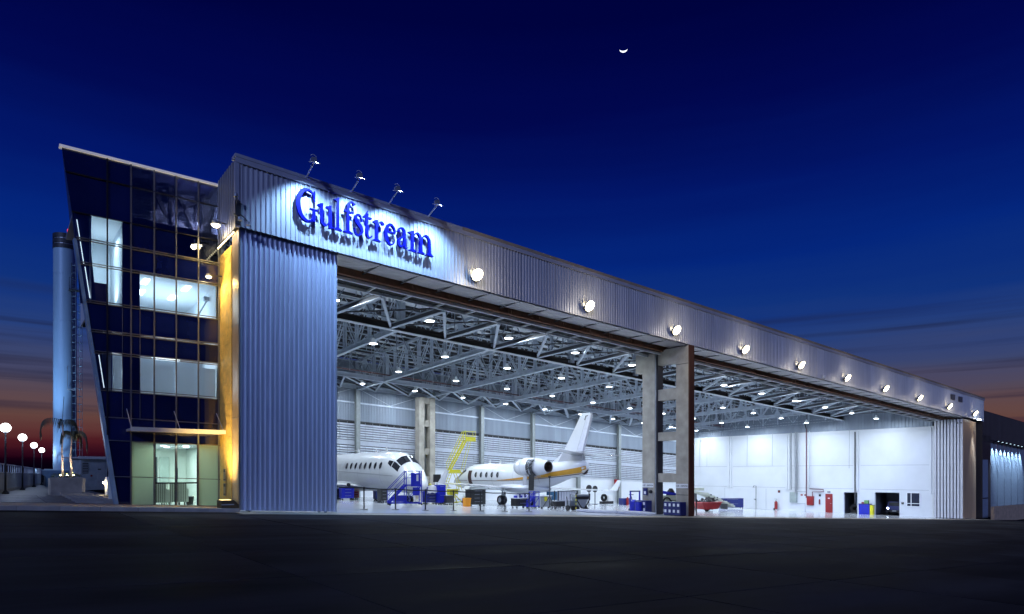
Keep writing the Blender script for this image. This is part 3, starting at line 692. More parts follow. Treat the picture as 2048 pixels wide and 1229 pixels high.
# ================================================================ INTERIOR HIGH BAY LAMPS
HB = mat('high_bay_glow', (1, 1, 1), .3, 0, 0, emit=(.88, .95, 1), es=30)
shade = MB().lathe((0, 0, 0), [(.05, .36), (.08, .34), (.11, .22), (.24, .04), (.27, 0), (.25, .0), (.10, .20)], 18, 'z', False).mesh('shade', mat('glowing_shade', (.8, .82, .85), .3, .2, .05, emit=(.7, .85, 1), es=.15), True)
disc = MB().lathe((0, 0, 0), [(.001, -.03), (.14, -.01), (.235, .015)], 18, 'z', False).mesh('diffuser', HB, True)
rod = MB().tube([(0, 0, .42), (0, 0, 1.2)], .02, 6).mesh('rod', STEELD)
ld = bpy.data.lights.new('light', 'AREA'); ld.shape = 'DISK'; ld.size = .5; ld.energy = 280; ld.color = (.72, .85, 1.0)
rows = [(6.9, 11.55, 5.28, ['nearest the door opening', 'front']), (14.3, 11.9, 5.25, ['second from the door']), (21.9, 12.5, 5.23, ['third from the door']), (29.7, 13.1, 5.23, ['along the louvred back wall'])]
rn = ['row nearest the open front', 'second row from the front', 'third row from the front', 'row along the back wall']
for ri, (v, u0, du, _) in enumerate(rows):
    for k in range(-1, 11):
        u = u0+k*du
        if u > 66.6 or (k < 0 and ri > 1): continue
        z = 9.9+G(u)
        r = thing('high_bay_lamp', ('high bay lamp, %s from the left in the %s' % (ordinal(k-(ri > 1)), rn[ri]) if k >= (ri > 1) else 'high bay lamp hidden behind the tall left door leaf, %s' % rn[ri]), 'hanging lamp', (u, v, z), group='high bay lamps under the hangar roof')
        link('shade', shade, r); link('diffuser', disc, r); link('rod', rod, r)
        o = link('light', ld, r, (0, 0, -.05))
# second lamps lighting the far left unseen corner share the same grid
# ================================================================ MOON
r0 = 5.6; pts = []
for i in range(21):
    a = math.radians(197+i*(343-197)/20); pts.append((r0*math.cos(a), r0*math.sin(a)))
for i in range(21):
    a = math.radians(343-i*(343-197)/20); t = math.sin(math.pi*i/20); pts.append((r0*math.cos(a), r0*math.sin(a)+1.9*t))
b = MB()
n_ = 21
for y in (0, .8):
    for p in pts: b.v.append((p[0], y, p[1]))
for i in range(20):
    j = 41-i; b.f += [(i, i+1, j-1, j), (42+i, 42+j, 42+j-1, 42+i+1), (i, 42+i, 42+i+1, i+1), (j, j-1, 42+j-1, 42+j)]
a = (1247-1024)/1311; t = 900
mp_ = Vector((C0.x+(.614+.789*a)*t, C0.y+(.789-.614*a)*t, C0.z+(945-97)/1311*t))
mo = obj('moon', b, mat('moonlight', (1, 1, 1), .9, 0, 0, emit=(.95, .97, 1), es=1.6), None, mp_, (0, 0, -math.atan2(.614, .789)-a*.8))
tag(mo, 'thin bright crescent moon high in the dark blue sky', 'moon')
# ================================================================ OFFICE TOWER WITH THE LEANING GLASS FRONT
OF = thing('glass_office_building', 'dark glass office tower whose left edge leans outward, lit rooms behind the grid', 'office building', (-3, 2.36, 0))
ox, oy = -3.0, 2.36
def ed(z): return -3.25-(z-.25)/(11.87-.25)*1.58
VS = [-3.56, -2.87, -2.17, -1.48, -.76, -.07]
RZ = [.25, 1.2, 2.41, 3.18, 4.1, 5.32, 6.02, 6.97, 8.19, 8.97, 9.81, 11.06, 11.87]
def kz(z): return .045*max(0, 1-z/6)
def zz(z, u): return z-kz(z)*(u+3.0+0*z)
DGL = mat('navy_spandrel_glass', (.004, .008, .06), .06, 0, .3, .7, spec=.9, rnd=.35)
TGL = glass_mat('clear_pane', (.86, .93, .97), .03); TIN = glass_mat('tinted_pane', (.22, .25, .38), .08)
FRO = frosted_mat('frosted_glass', (.52, .60, .50)); BLI = frosted_mat('roller_blind', (.78, .80, .82), .6)
MUL = mat('bronze_mullion', (.22, .215, .20), .35, .5, .15); MULD = mat('dark_mullion', (.02, .02, .025), .35, .3, .1)
def pane(name, u0a, u0b, u1, z0, z1, m, y=0.0, t=.02):
    a = [(u0a, zz(z0, u0a)), (u1, zz(z0, u1)), (u1, zz(z1, u1)), (u0b, zz(z1, u0b))]
    b = MB().prism([(x-ox, z) for x, z in a], 'y', y, y+t); jt = [random.uniform(-.004, .004) for _ in range(4)]; b.v = [(x, yy+(jt[i % 4] if i < 4 else 0), z) for i, (x, yy, z) in enumerate(b.v)]; return obj(name, b, m, OF)
for i in range(12):
    z0, z1 = RZ[i], RZ[i+1]; g = .012
    for j in range(6):
        u1 = VS[j]-g; u0a = (VS[j-1]+g) if j else ed(z0)+g; u0b = (VS[j-1]+g) if j else ed(z1)+g
        if j == 0:
            if ed(z1) > VS[0]-.05: continue
            if ed(z0) > VS[0]: u0a = u1-.02
        if j == 1 and ed(z0) > VS[0]: u0a = ed(z0)+g; u0b = max(ed(z1), VS[0])+g
        a0, a1 = z0+g, z1-g
        m = DGL; nm = 'spandrel_pane'
        if i in (0, 1) and j in (2, 5): m = FRO; nm = 'frosted_pane'
        elif i in (0, 1) and j in (3, 4): m = TGL; nm = 'door_pane'
        elif i == 4 and j in (0, 1, 2, 3, 4, 5): m = TGL; nm = 'window_pane'
        elif i == 7 and j != 6: m = TGL; nm = 'window_pane'
        elif i in (8, 9) and j in (0, 1): m = TGL; nm = 'window_pane'
        elif i in (10, 11) and j >= 2: m = TIN; nm = 'tinted_pane'
        elif i == 9 and j >= 4: m = TIN; nm = 'tinted_pane'
        pane(nm, u0a, u0b, u1, a0, a1, m)
# mullions and transoms proud of the glass
for u in VS:
    zl = .25 if u > -3.3 else 2.6
    b = MB().box(u-.022-ox, u+.022-ox, -.06, -.001, zz(zl, u)-.02, 11.8); obj('mullion', b, MUL if u > -3 else MULD, OF)
for u, z0, z1 in ((-3.12, 3.2, 6.9), (-2.6, 3.2, 7.0)):
    obj('mullion', MB().box(u-.008-ox, u+.008-ox, -.03, -.002, z0, z1), MUL, OF)
for i, z in enumerate(RZ[:-1]):
    u0 = ed(z)
    for dz in ((-.035, .035) if 3 < i < 10 else (0,)):
        b = MB().prism([(u0-ox, zz(z, u0)+dz-.014), (0.0-ox, zz(z, 0)+dz-.014), (0.0-ox, zz(z, 0)+dz+.014), (u0-ox, zz(z, u0)+dz+.014)], 'y', -.045-.002*i, -.003); obj('transom', b, MUL if i < 10 else MULD, OF)
b = MB().prism([(ed(11.87)-.05-ox, 11.80), (.0-ox, 11.80), (.0-ox, 11.87), (ed(11.87)-.05-ox, 11.87)], 'y', -.10, .15); obj('roof_edge', b, mat('glowing_roof_edge', (.75, .72, .78), .4, .1, .03, emit=(.85, .88, 1), es=.22), OF)  # brightness of the roof edge painted in as a faint glow
# leaning edge fin
FIN = mat('pale_blue_fin', (.30, .46, .58), .35, .2, .25, 2)
b = MB(); z0, z1 = .2, 8.95
b.add([(ed(z0)-.10-ox, -.05, z0), (ed(z0)+.02-ox, -.05, z0), (ed(z1)+.02-ox, -.05, z1), (ed(z1)-.07-ox, -.05, z1),
       (ed(z0)-.10-ox, .3, z0), (ed(z0)+.02-ox, .3, z0), (ed(z1)+.02-ox, .3, z1), (ed(z1)-.07-ox, .3, z1)], [(0, 1, 2, 3), (4, 7, 6, 5), (0, 4, 5, 1), (3, 2, 6, 7), (0, 3, 7, 4), (1, 5, 6, 2)])
obj('edge_fin', b, FIN, OF)
LED = mat('led_line', (1, 1, 1), .3, 0, 0, emit=(.8, .9, 1), es=1.5)
for z0, z1, d in ((.35, 1.15, .16), (1.2, 2.3, .2), (4.15, 5.25, .14), (7.1, 8.1, .14), (8.2, 8.9, .12), (9.0, 9.6, .12)):
    b = MB().bar((ed(z0)+d-ox, .05, z0), (ed(z1)+d-ox, .05, z1), .02); obj('led_strip', b, LED, OF)
# side walls converging behind, roof, back
b = MB(); zs = [.1, 11.85]
pl = [(ed(.25)-ox+.02, .03), (ed(.25)+1.1-ox, 7.5), (2.95, 7.5), (2.95, .03)]
ph = [(ed(11.87)-ox+.02, .03), (ed(11.87)+.75-ox, 7.5), (2.95, 7.5), (2.95, .03)]
o = [(p[0], p[1], .1) for p in pl]+[(p[0], p[1], 11.8) for p in ph]
b.add(o, [(0, 1, 5, 4), (1, 2, 6, 5), (4, 5, 6, 7)]); obj('rear_walls', b, mat('dark_wall', (.03, .035, .08), .4), OF)
# floors and rooms
RW = mat('room_white', (.75, .8, .84), .7, 0, .03); RC = mat('room_ceiling', (.8, .82, .84), .8, 0, .02)
def slab(z): obj('floor_slab', MB().prism([(ed(z)+.05-ox, .06), (2.9, .06), (2.9, 6.9), (ed(z)+1.15-ox, 6.9)], 'z', z-.1, z+.1), RC, OF)
for z in (2.45, 3.95, 6.6, 9.95): slab(z)
def room(u0, u1, z0, z1, v1, m=RW):
    b = MB(); y0 = .07
    b.box(u0-ox, u1-ox, v1, v1+.05, z0, z1).box(u0-.05-ox, u0-ox, y0, v1, z0, z1).box(u1-ox, u1+.03-ox, y0, v1, z0, z1)
    return obj('room_walls', b, m, OF)
ELT = mat('ceiling_panel_light', (1, 1, 1), .4, 0, 0, emit=(.9, .97, 1), es=6)
# ground floor lobby
room(-2.86, -.03, .14, 2.36, 5.6, mat('lobby_white', (.74, .80, .74), .7, 0, .02))
obj('lobby_floor', MB().box(-2.9-ox, -.02-ox, .03, 5.7, .05, .15), mat('lobby_floor_tile', (.7, .72, .68), .2), OF)
for i, (a, c) in enumerate(((-2.2, 1.2), (-1.6, 1.6), (-.9, 1.3), (-1.9, 3.0), (-1.2, 3.2), (-.6, 2.7))):
    obj('downlight', MB().lathe((a-ox, c, 2.34), [(.001, -.01), (.10, -.01), (.11, .005)], 12, 'z'), ELT, OF)
lamp('AREA', OF, (-1.5-ox, .5, 2.28), 60, (.86, 1, .90), 1.6, name='lobby_light', direction=(0, 0, -1))
lamp('AREA', OF, (-1.5-ox, 3.8, 2.28), 80, (.86, 1, .90), 1.4, name='lobby_light', direction=(0, 0, -1))
for (u0, u1, m) in ((-1.95, -1.62, mat('pale_teal_panel', (.25, .36, .36), .4)), (-1.35, -1.15, mat('charcoal_door', (.04, .05, .055), .4)), (-1.05, -.7, mat('grey_green_door', (.42, .5, .46), .4))):
    obj('lobby_door', MB().box(u0-ox, u1-ox, 5.5, 5.58, .15, 2.0), m, OF)
obj('wall_picture', MB().box(-2.6-ox, -2.35-ox, 5.52, 5.58, 1.3, 1.9), GREYM, OF)
obj('skirting', MB().box(-1.1-ox, -.05-ox, 5.50, 5.55, .15, .28), STEELD, OF)
# door frame lines and handle
for u in (-1.83,): pass
for (a, b_) in ((-2.14, -1.50), (-1.46, -.79)):
    for x in (a, b_): obj('door_stile', MB().box(x-.02-ox, x+.02-ox, -.035, -.003, .16, 2.36), MULD, OF)
    obj('door_rail', MB().box(a-ox, b_-ox, -.036, -.004, .95, 1.0), MULD, OF)
obj('door_handle', MB().bar((-1.45-ox, -.08, 1.1), (-1.45-ox, -.08, 1.5), .025), BLACKM, OF)
# dark void behind left ground panes
# middle floor (blinds) z 4.1..5.32
room(-3.4, -.1, 4.06, 6.4, 2.6)
for u0, u1 in ((-3.5, -3.14), (-2.56, -2.2), (-2.13, -1.53), (-1.44, -.8), (-.72, -.12)):
    obj('roller_blind', MB().box(u0-ox, u1-ox, .22, .225, 4.08, 5.15 if u0 > -3 else 5.25), BLI, OF)
lamp('AREA', OF, (-1.4-ox, 2.3, 4.9), 60, (.80, .90, 1), 1.0, name='office_light', direction=(0, -1, 0))
lamp('AREA', OF, (-3.2-ox, 1.6, 4.9), 14, (.80, .90, 1), .3, name='office_light', direction=(0, -1, 0))
obj('pillar', MB().box(-3.11-ox, -2.6-ox, .04, .2, 3.9, 9.9), mat('navy_pillar', (.01, .015, .07), .4), OF)
# third floor z 6.97..8.19 right, up to 9.8 on the left
room(-2.59, -.14, 6.7, 8.3, 6.2); obj('office_ceiling', MB().box(-2.6-ox, -.1-ox, .06, 6.3, 8.16, 8.2), RC, OF)
for (u, v, w) in ((-2.3, .9, .09), (-2.2, 2.6, .1), (-.95, 1.0, .09), (-1.1, 2.7, .1)):
    obj('ceiling_light', MB().box(u-w-ox, u+w-ox, v-.4, v+.4, 8.13, 8.155), ELT, OF)
lamp('AREA', OF, (-1.4-ox, 2.6, 8.1), 30, (.72, .88, 1), 1.2, name='office_light', direction=(0, 0, -1))
lamp('AREA', OF, (-1.4-ox, 2.0, 6.8), 26, (.66, .84, 1), 2.2, name='office_light', direction=(0, 0, 1))
obj('wall_bracket', MB().tube([(-.6-ox, 1.0, 7.1), (-.4-ox, 1.0, 7.5), (-.2-ox, 1.0, 7.9)], .03, 5).box(-.35-ox, -.18-ox, .9, 1.1, 7.8, 7.95), GREYM, OF)
room(-4.0, -3.11, 6.7, 9.85, 3.2); obj('office_ceiling', MB().box(-4.5-ox, -3.1-ox, .06, 3.3, 9.84, 9.88), RC, OF)
obj('inner_window', MB().box(-3.9-ox, -3.3-ox, 3.12, 3.18, 7.2, 8.0), mat('night_window', (.02, .03, .1), .1), OF)
obj('window_bar', MB().box(-3.6-ox, -3.56-ox, 3.08, 3.12, 7.2, 8.0), RW, OF)
obj('screen_panel', MB().box(-4.05-ox, -3.5-ox, .5, .54, 6.8, 7.75), mat('maroon_screen', (.05, .012, .03), .5), OF)
obj('slanted_partition', MB().prism([(-4.5-ox, 9.85), (-4.1-ox, 9.85), (-3.85-ox, 6.9), (-4.3-ox, 6.9)], 'y', .1, .14), mat('navy_pillar', 0), OF)
lamp('AREA', OF, (-3.55-ox, 1.5, 9.6), 26, (.75, .9, 1), .7, name='office_light', direction=(0, 0, -1))
lamp('AREA', OF, (-3.55-ox, 1.5, 7.4), 20, (.75, .9, 1), .7, name='office_light', direction=(0, 0, 1))
# attic steel behind tinted panes
for a, b_ in (((-2.4, 9.9), (-.3, 11.7)), ((-1.0, 9.3), (-.1, 11.2)), ((-1.3, 11.6), (-.1, 9.2)), ((-1.5, 9.6), (-1.5, 11.7)), ((-.6, 9.2), (-.6, 11.7)), ((-2.1, 11.6), (-1.3, 10.0))):
    obj('attic_brace', MB().bar((a[0]-ox, .9, a[1]), (b_[0]-ox, .9, b_[1]), .12), STEELD, OF)
b = MB()
for i in range(24): b.box(-3.0-ox, -.0-ox, 1.5, 1.53+.03*(i % 2), 9.2+i*.11, 9.2+i*.11+.1)
obj('attic_cladding', b, GREYM, OF)
lamp('POINT', OF, (-.75-ox, .35, 10.4), 450, (1, .93, .8), .1, name='attic_fill_light')  # added fill lamp, brightens the steel behind the tinted panes
# entrance canopy
cn = obj('entrance_canopy', MB().box(-3.02-ox, -.08-ox, -1.0, -.07, 2.73, 2.80).box(-3.02-ox, -.08-ox, -1.03, -1.0, 2.70, 2.84), mat('cream_metal', (.72, .66, .55), .4, .1, .05), OF)
for u in (-3.0, -1.55, -.15):
    obj('tie_rod', MB().tube([(u-ox, -.04, 3.5), (u+.02-ox, -.9, 2.84)], .014, 5), TRIM, cn)
# lobby contents: standing free in the lobby
STR = mat('pale_striped_fabric', (.72, .75, .68), .7, 0, .05); STD = mat('dark_stripe_fabric', (.12, .13, .11), .7, 0, .05)
def armchair(x, y, rz, lab):
    r = thing('lobby_chair', lab, 'armchair', (x, y, .15), rz, 'striped armchairs in the lobby')
    obj('seat', MB().box(-.28, .28, -.25, .25, .22, .42), STR, r)
    bk_ = obj('backrest', MB().box(-.3, .3, -.32, -.24, .12, .82), STR, r)
    for i in range(9): obj('stripe', MB().box(-.275+i*.065, -.255+i*.065, -.326, -.321, .13, .81), STD, bk_)
    for s in (-1, 1): obj('armrest', MB().box(s*.33-.04, s*.33+.04, -.3, .25, .12, .6), STR, r)
    for sx in (-1, 1):
        for sy in (-1, 1): obj('leg', MB().box(sx*.26-.02, sx*.26+.02, sy*.24-.02, sy*.24+.02, 0, .12), STD, r)
armchair(-2.0, 3.2, 0, 'striped lobby armchair seen from behind through the left door pane')
armchair(-1.66, 4.3, 0, 'striped lobby armchair standing a little deeper, between the two front ones')
armchair(-1.35, 3.3, .2, 'striped lobby armchair next to the dark waste basket')
t = thing('waste_basket', 'dark open waste basket on the lobby floor beside the chairs', 'basket', (-.82, 3.4, .15))
obj('bin_body', MB().lathe((0, 0, 0), [(.11, 0), (.15, .3)], 14, 'z', False), BLACKM, t); obj('bin_rim', MB().lathe((0, 0, .3), [(.155, -.01), (.155, .015), (.14, .015)], 14, 'z', False), GREYM, t)
t = thing('reception_desk', 'pale green reception desk behind the lobby chairs', 'desk', (-2.3, 6.3, .15))
obj('desk_front', MB().box(-.45, .6, 0, .05, 0, .75), mat('pale_green_laminate', (.45, .55, .4), .5), t); obj('desk_top', MB().box(-.5, .65, -.05, .5, .75, .8), RW, t)
t = thing('desk_monitor', 'small pale monitor and chair back seen on the reception desk', 'monitor', (-2.35, 6.45, .952))
obj('screen', MB().box(-.14, .14, 0, .03, .06, .32), GREYM, t); obj('foot', MB().box(-.08, .08, -.04, .08, 0, .02).box(-.015, .015, .0, .03, .02, .08), GREYM, t)
# ================================================================ YELLOW STONE WALL, TAN COLUMN
Y = thing('stone_wall', 'tall narrow wall of thin yellow lit stone strips between office and hangar door', 'wall', (0, .82, 0))
YST = mat('split_stone', (.80, .54, .13), .75, 0, .18, 4, .15)
obj('wall_core', MB().box(-.01, .12, 0.01, 1.52, -.02, 9.28), YST, Y)
b = MB(); z = .0
while z < 9.2:
    h = random.uniform(.035, .06); v = 0
    while v < 1.5:
        l = min(random.uniform(.25, .7), 1.54-v); d = random.uniform(.0, .009); b.box(-.02-d, -.012, v, v+l-.004, z, z+h-.004); v += l
    z += h
tag(obj('stone_strip', b, YST, Y), kind='stuff')
for z0, z1, q in ((.98, 1.43, 0), (.46, .91, 1)):
    p = obj('directory_plate', MB().box(-.06, -.044, .62, .92, z0+.05, z1+.05), mat('brass_plate', (.42, .33, .2), .4, .3), Y)
    for a, c in ((z1-.07, z1+.03), (z0+.09, z0+.13)): obj('plate_band', MB().box(-.064, -.061, .64, .90, a, c), mat('dark_brown', (.04, .015, .01), .4), p)
t = thing('corner_column', 'smooth tan metal corner column beside the first door leaf', 'column', (0, 0, 0))
b = MB(); pr = [(.0, .82), (-.012, .5), (-.01, .2), (.0, .05)]
for x, y in pr: b.v += [(x, y, 0), (x, y, 9.66)]
for i in range(3): b.f.append((2*i, 2*i+2, 2*i+3, 2*i+1))
b.box(.002, .03, .05, .82, 0, 9.66)
obj('column_sheet', b, mat('tan_metal', (.50, .38, .24), .4, .3, .06), t)
for z in (.95, 3.2, 6.4): obj('sheet_joint', MB().box(-.018, -.0121, .06, .78, z, z+.012), GREYM, t)
t = thing('kerb_block_light', 'brown wedge shaped block with an added lamp at the foot of the tan column', 'added_uplight', (-.35, .02, G(-.3)+.12))  # plain metal block; glowing lens and lamp added to even out the stone wall
obj('block', MB().prism([(-.2, 0), (.35, 0), (.35, .12), (.2, .28), (-.2, .28)], 'y', 0, .6), mat('brown_metal', (.12, .08, .04), .45, .3), t)
obj('lens', MB().box(-.16, .14, .1, .5, .2805, .29), mat('added_amber_glow', (1, .8, .4), .3, 0, 0, emit=(1, .75, .3), es=3), t)
obj('pale_edge', MB().box(-.2, .2, -.004, -.001, .12, .15), TRIM, t)
lamp('SPOT', t, (-.28, .35, .42), 1400, (1, .70, .26), .25, (.12, .24, 1), 84, 1)
# ================================================================ TERRACE
def floor_at(px, t):
    a = (px-1024)/1311; return Vector((C0.x+(.614+.789*a)*t, C0.y+(.789-.614*a)*t, 0))
GLOBE = mat('globe_glow', (1, 1, 1), .3, 0, 0, emit=(1, .97, .95), es=7)
gl_ = None
for i, (px, t_) in enumerate(((11, 29), (45, 36.5), (68, 46), (83.5, 55))):
    p = floor_at(px, t_); p.z = G(p.x)+.1
    lab = ['nearest and tallest', 'second', 'third', 'farthest'][i]+' white globe lamp post along the terrace railing'
    r = thing('globe_lamp', lab, 'lamp post', p, group='globe lamp posts on the terrace')
    if gl_ is None:
        gl_ = [('pole', MB().tube([(0, 0, 0), (0, 0, 2.75)], [.045, .03], 8).mesh('pole', BLACKM)), ('foot', MB().lathe((0, 0, 0), [(.14, 0), (.14, .03), (.05, .16)], 12, 'z').mesh('foot', BLACKM)),
               ('globe', MB().lathe((0, 0, 2.93), [(.2*math.sin(math.pi*k/12)+.001, -.2*math.cos(math.pi*k/12)) for k in range(13)], 20, 'z').mesh('globe', GLOBE, True)), ('collar', MB().lathe((0, 0, 2.7), [(.07, 0), (.08, .05)], 10, 'z').mesh('collar', BLACKM))]
        gd = bpy.data.lights.new('light', 'POINT'); gd.energy = 65; gd.color = (.55, .72, 1); gd.shadow_soft_size = .2
    for n__, me in gl_: link(n__, me, r)
    link('light', gd, r, (0, 0, 2.55))
# parapet with railing
pa = floor_at(-30, 26.5); pb = floor_at(82, 59); R_ = thing('terrace_railing', 'long pale terrace parapet with barred railing on top, behind the globe lamps', 'railing', (pa.x, pa.y, G(pa.x)+.1))
d_ = (pb-pa); L_ = d_.length; d_.normalize()
PAR = mat('parapet_blue_white', (.42, .45, .48), .7, 0, .12); RAIL = mat('pale_railing', (.55, .6, .65), .4, .1)
def railrun(root, A, B, hb=.9, ht=1.36, step=1.15):
    L = (B-A).length; n = int(L/step)
    obj('parapet', MB().bar(A+Vector((0, 0, hb/2)), B+Vector((0, 0, hb/2)), .18, hb), PAR, root)
    obj('parapet_base', MB().bar(A+Vector((.12, 0, .07)), B+Vector((.12, 0, .07)), .06, .14), CONC2, root)
    obj('bottom_rail', MB().bar(A+Vector((0, 0, hb+.04)), B+Vector((0, 0, hb+.04)), .05, .05), RAIL, root)
    obj('top_rail', MB().bar(A+Vector((0, 0, ht)), B+Vector((0, 0, ht)), .07, .06), RAIL, root)
    me = MB().box(-.02, .02, -.02, .02, hb+.06, ht-.03).mesh('baluster', RAIL)
    for i in range(n+1):
        q = A.lerp(B, i/n); link('baluster', me, root, q)
railrun(R_, Vector((0, 0, 0)), Vector((pb.x-pa.x, pb.y-pa.y, G(pb.x)-G(pa.x))))
pc = floor_at(170, 59.5)
R2 = thing('end_railing', 'short cross railing closing the far end of the terrace, behind the planter', 'railing', (pb.x+.25, pb.y, G(pb.x)+.1))
railrun(R2, Vector((0, 0, 0)), Vector((pc.x-pb.x, pc.y-pb.y, G(pc.x)-G(pb.x))))
# water tower column
p = floor_at(130, 56); p.z = G(p.x)
r = thing('chimney_tower', 'tall pale blue lit cylindrical tower with dark banded top and ladder cage', 'tower', p)
TW = mat('pale_blue_painted_steel', (.36, .52, .66), .45, .1, .12, .8, stretch=(1, 1, .2))
obj('shaft', MB().lathe((0, 0, 0), [(.84, 0), (.84, 7), (.84, 14), (.84, 20.2)], 32, 'z'), TW, r, smooth=True)
for z0, z1 in ((20.2, 20.55), (20.65, 21.0), (21.1, 21.45)): obj('dark_band', MB().lathe((0, 0, 0), [(.88, z0), (.88, z1), (.5, z1+.04)], 32, 'z'), STEELD, r, smooth=True)
obj('band_gap', MB().lathe((0, 0, 0), [(.82, 20.2), (.82, 21.4)], 24, 'z'), GREYM, r)
obj('beacon', MB().lathe((.2, 0, 21.5), [(.05, 0), (.05, .5), (.01, .6)], 8, 'z'), mat('red_beacon', (.4, .0, .0), .4, emit=(1, .03, .02), es=1.5), r)
for z in (2, 6, 10, 14, 18): obj('weld_ring', MB().lathe((0, 0, z), [(.845, 0), (.85, .02), (.845, .04)], 32, 'z', False), TW, r)
lad = MB(); 
for dx in (-.2, .2): lad.bar((.55+dx*.7, -.85+dx*.4, 1), (.55+dx*.7, -.85+dx*.4, 19), .04)
for i in range(60): lad.bar((.41, -.93, 1+i*.3), (.69, -.77, 1+i*.3), .03)
obj('ladder', lad, STEELD, r)
cg = MB()
for i in range(26):
    z = 2.5+i*.65; cg.tube([(.45, -.95, z), (.65, -1.35, z), (1.15, -1.05, z), (.9, -.6, z)], .02, 4)
for a in ((.65, -1.35), (1.15, -1.05), (.95, -1.3)): cg.bar((a[0], a[1], 2.5), (a[0], a[1], 19), .03)
obj('ladder_cage', cg, mat('cage_grey', (.3, .4, .45), .4, .2), r)
obj('platform', MB().box(.2, .95, -1.5, -.8, 16.6, 16.66).tube([(.2, -1.5, 16.6), (.2, -1.5, 17.6), (.9, -1.5, 17.6), (.9, -1.5, 16.6)], .02, 5), STEELD, r)
obj('service_box', MB().box(.1, .7, -1.2, -.9, 8.2, 8.3).tube([(.1, -1.2, 8.3), (.1, -1.2, 10.2), (.6, -1.2, 10.2)], .025, 5), GREYM, r)
for (q, e, c) in (((-3.4, -3.5, .6), 800, (.35, .6, 1)),):
    f = thing('tower_uplight', 'ground floodlight washing the pale tower from its left foot', 'floodlight', (p.x+q[0], p.y+q[1], G(p.x+q[0])+.1))
    obj('lamp_body', MB().box(-.15, .15, -.1, .1, .05, .3), BLACKM, f); obj('lens', MB().box(-.12, .12, .101, .11, .08, .27), ELENC, f)
    lamp('SPOT', f, (.1, .2, .4), 1300, c, .1, (3.4, 3.3, 6.0), 70, .8); lamp('SPOT', f, (.1, .2, .4), 6500, c, .1, (3.4, 3.3, 15.5), 40, .8)
# base cabinet under tower
p2 = floor_at(115, 50)
t = thing('tower_base_box', 'blue flared base cabinet at the foot of the pale tower', 'cabinet', (p2.x, p2.y, G(p2.x)+.1))
obj('cabinet_body', MB().prism([(-.95, 1.25), (-.95, .95), (-.75, .8), (-.75, 0), (1.3, 0), (1.3, 1.25)], 'y', -.4, 1.2), mat('mid_blue_panel', (.08, .16, .28), .5, 0, .15), t)
obj('cabinet_top', MB().box(-1.0, 1.35, -.45, 1.25, 1.251, 1.31), TW, t)
# kiosk
p3 = floor_at(186, 44)
t = thing('service_kiosk', 'small grey service kiosk with overhanging flat roof left of the leaning glass', 'kiosk', (p3.x, p3.y, G(p3.x)+.1), .35)
KM = mat('kiosk_panel', (.30, .34, .38), .5, .1, .25, 2)
obj('kiosk_wall', MB().box(-.75, .9, 0, 1.6, 0, 2.1), KM, t); obj('kiosk_roof', MB().box(-1.0, 1.1, -.2, 1.8, 2.1, 2.2).box(-1.0, 1.1, -.24, -.2, 2.06, 2.24), TRIM, t)
obj('kiosk_door', MB().box(.25, .75, -.02, -.001, .05, 1.8), GREYM, t)
vl = obj('louvre_grille', MB().box(-.65, -.3, -.02, -.001, 1.1, 1.8), STEELD, t)
for i in range(6): obj('grille_bar', MB().box(-.64, -.31, -.03, -.021, 1.14+i*.11, 1.18+i*.11), GREYM, vl)
obj('warning_plate', MB().lathe((-.1, -.012, .95), [(.001, -.004), (.07, -.004), (.07, .004)], 10, 'y'), RED, t)
obj('name_plate', MB().box(.3, .5, -.03, -.021, 1.35, 1.42), BLACKM, t)
# planters with palms
def planter(px, t_, w, h, lab):
    q = floor_at(px, t_); r = thing('planter', lab, 'planter', (q.x, q.y, G(q.x)+.1), .05, 'concrete planters beside the terrace steps')
    obj('planter_box', MB().box(-w, w, -.35, .55, 0, h), CONC2, r); obj('planter_soil', MB().box(-w+.06, w-.06, -.3, .5, h, h+.02), mat('soil', (.05, .03, .02), .9), r)
    obj('planter_rim', MB().box(-w-.02, w+.02, -.37, -.351, h-.08, h+.03), CONC2, r); return q, r
q1, pr1 = planter(131, 30, .6, .8, 'long low concrete planter holding the palms and small lit lamps')
q2, pr2 = planter(156, 35, .28, .75, 'narrow planter block just behind the palm planter')
LEAF = mat('palm_leaf', (.07, .08, .05), .6, 0, .3); LEAF2 = mat('ground_cover_leaf', (.10, .12, .04), .6, 0, .4, 8)
def palm(x, y, z, h, lab, fr, seed):
    random.seed(seed); r = thing('young_palm', lab, 'palm', (x, y, z), 0, 'young palms in the planter')
    b = MB(); 
    pts = [(0.02*math.sin(i*.7), 0, h*i/14) for i in range(15)]
    b.tube(pts, [.045-.02*i/14+(.006 if i % 2 else 0) for i in range(15)], 8); obj('trunk', b, mat('palm_trunk', (.42, .36, .32), .7, 0, .25, 12), r)
    obj('spear_leaf', MB().bar((0, 0, h), (.06, 0, h+1.1), .02, .02), LEAF, r)
    for (az, ln, dr) in fr:
        b = MB(); prev = None; ca, sa = math.cos(az), math.sin(az)
        for i in range(11):
            t = i/10; rr = ln*.62*math.sin(t*1.9)/.95; zz_ = h+ln*(.35*math.sin(t*math.pi*.55)-dr*t*t)
            b_p = Vector((ca*rr, sa*rr, zz_))
            if prev is not None:
                b.bar(prev, b_p, .012)
                for s in (-1, 1):
                    for k in (0, .5):
                        c = prev.lerp(b_p, k); tip = c+Vector((-sa*s*.10+ca*.04, ca*s*.10+sa*.04, -.34-.12*random.random()))
                        w_ = Vector((ca*.02, sa*.02, 0)); b.add([c-w_, c+w_, tip], [(0, 1, 2)])
            prev = b_p
        obj('frond', b, LEAF, r)
zb_ = G(q1.x)+.1+.82
palm(q1.x-.12, q1.y, zb_, 2.6, 'taller left palm in the planter with a long drooping frond on its left', [(2.9, 1.25, .95), (.2, .9, 1.1), (1.5, .7, .3), (4.4, .7, .9)], 3)
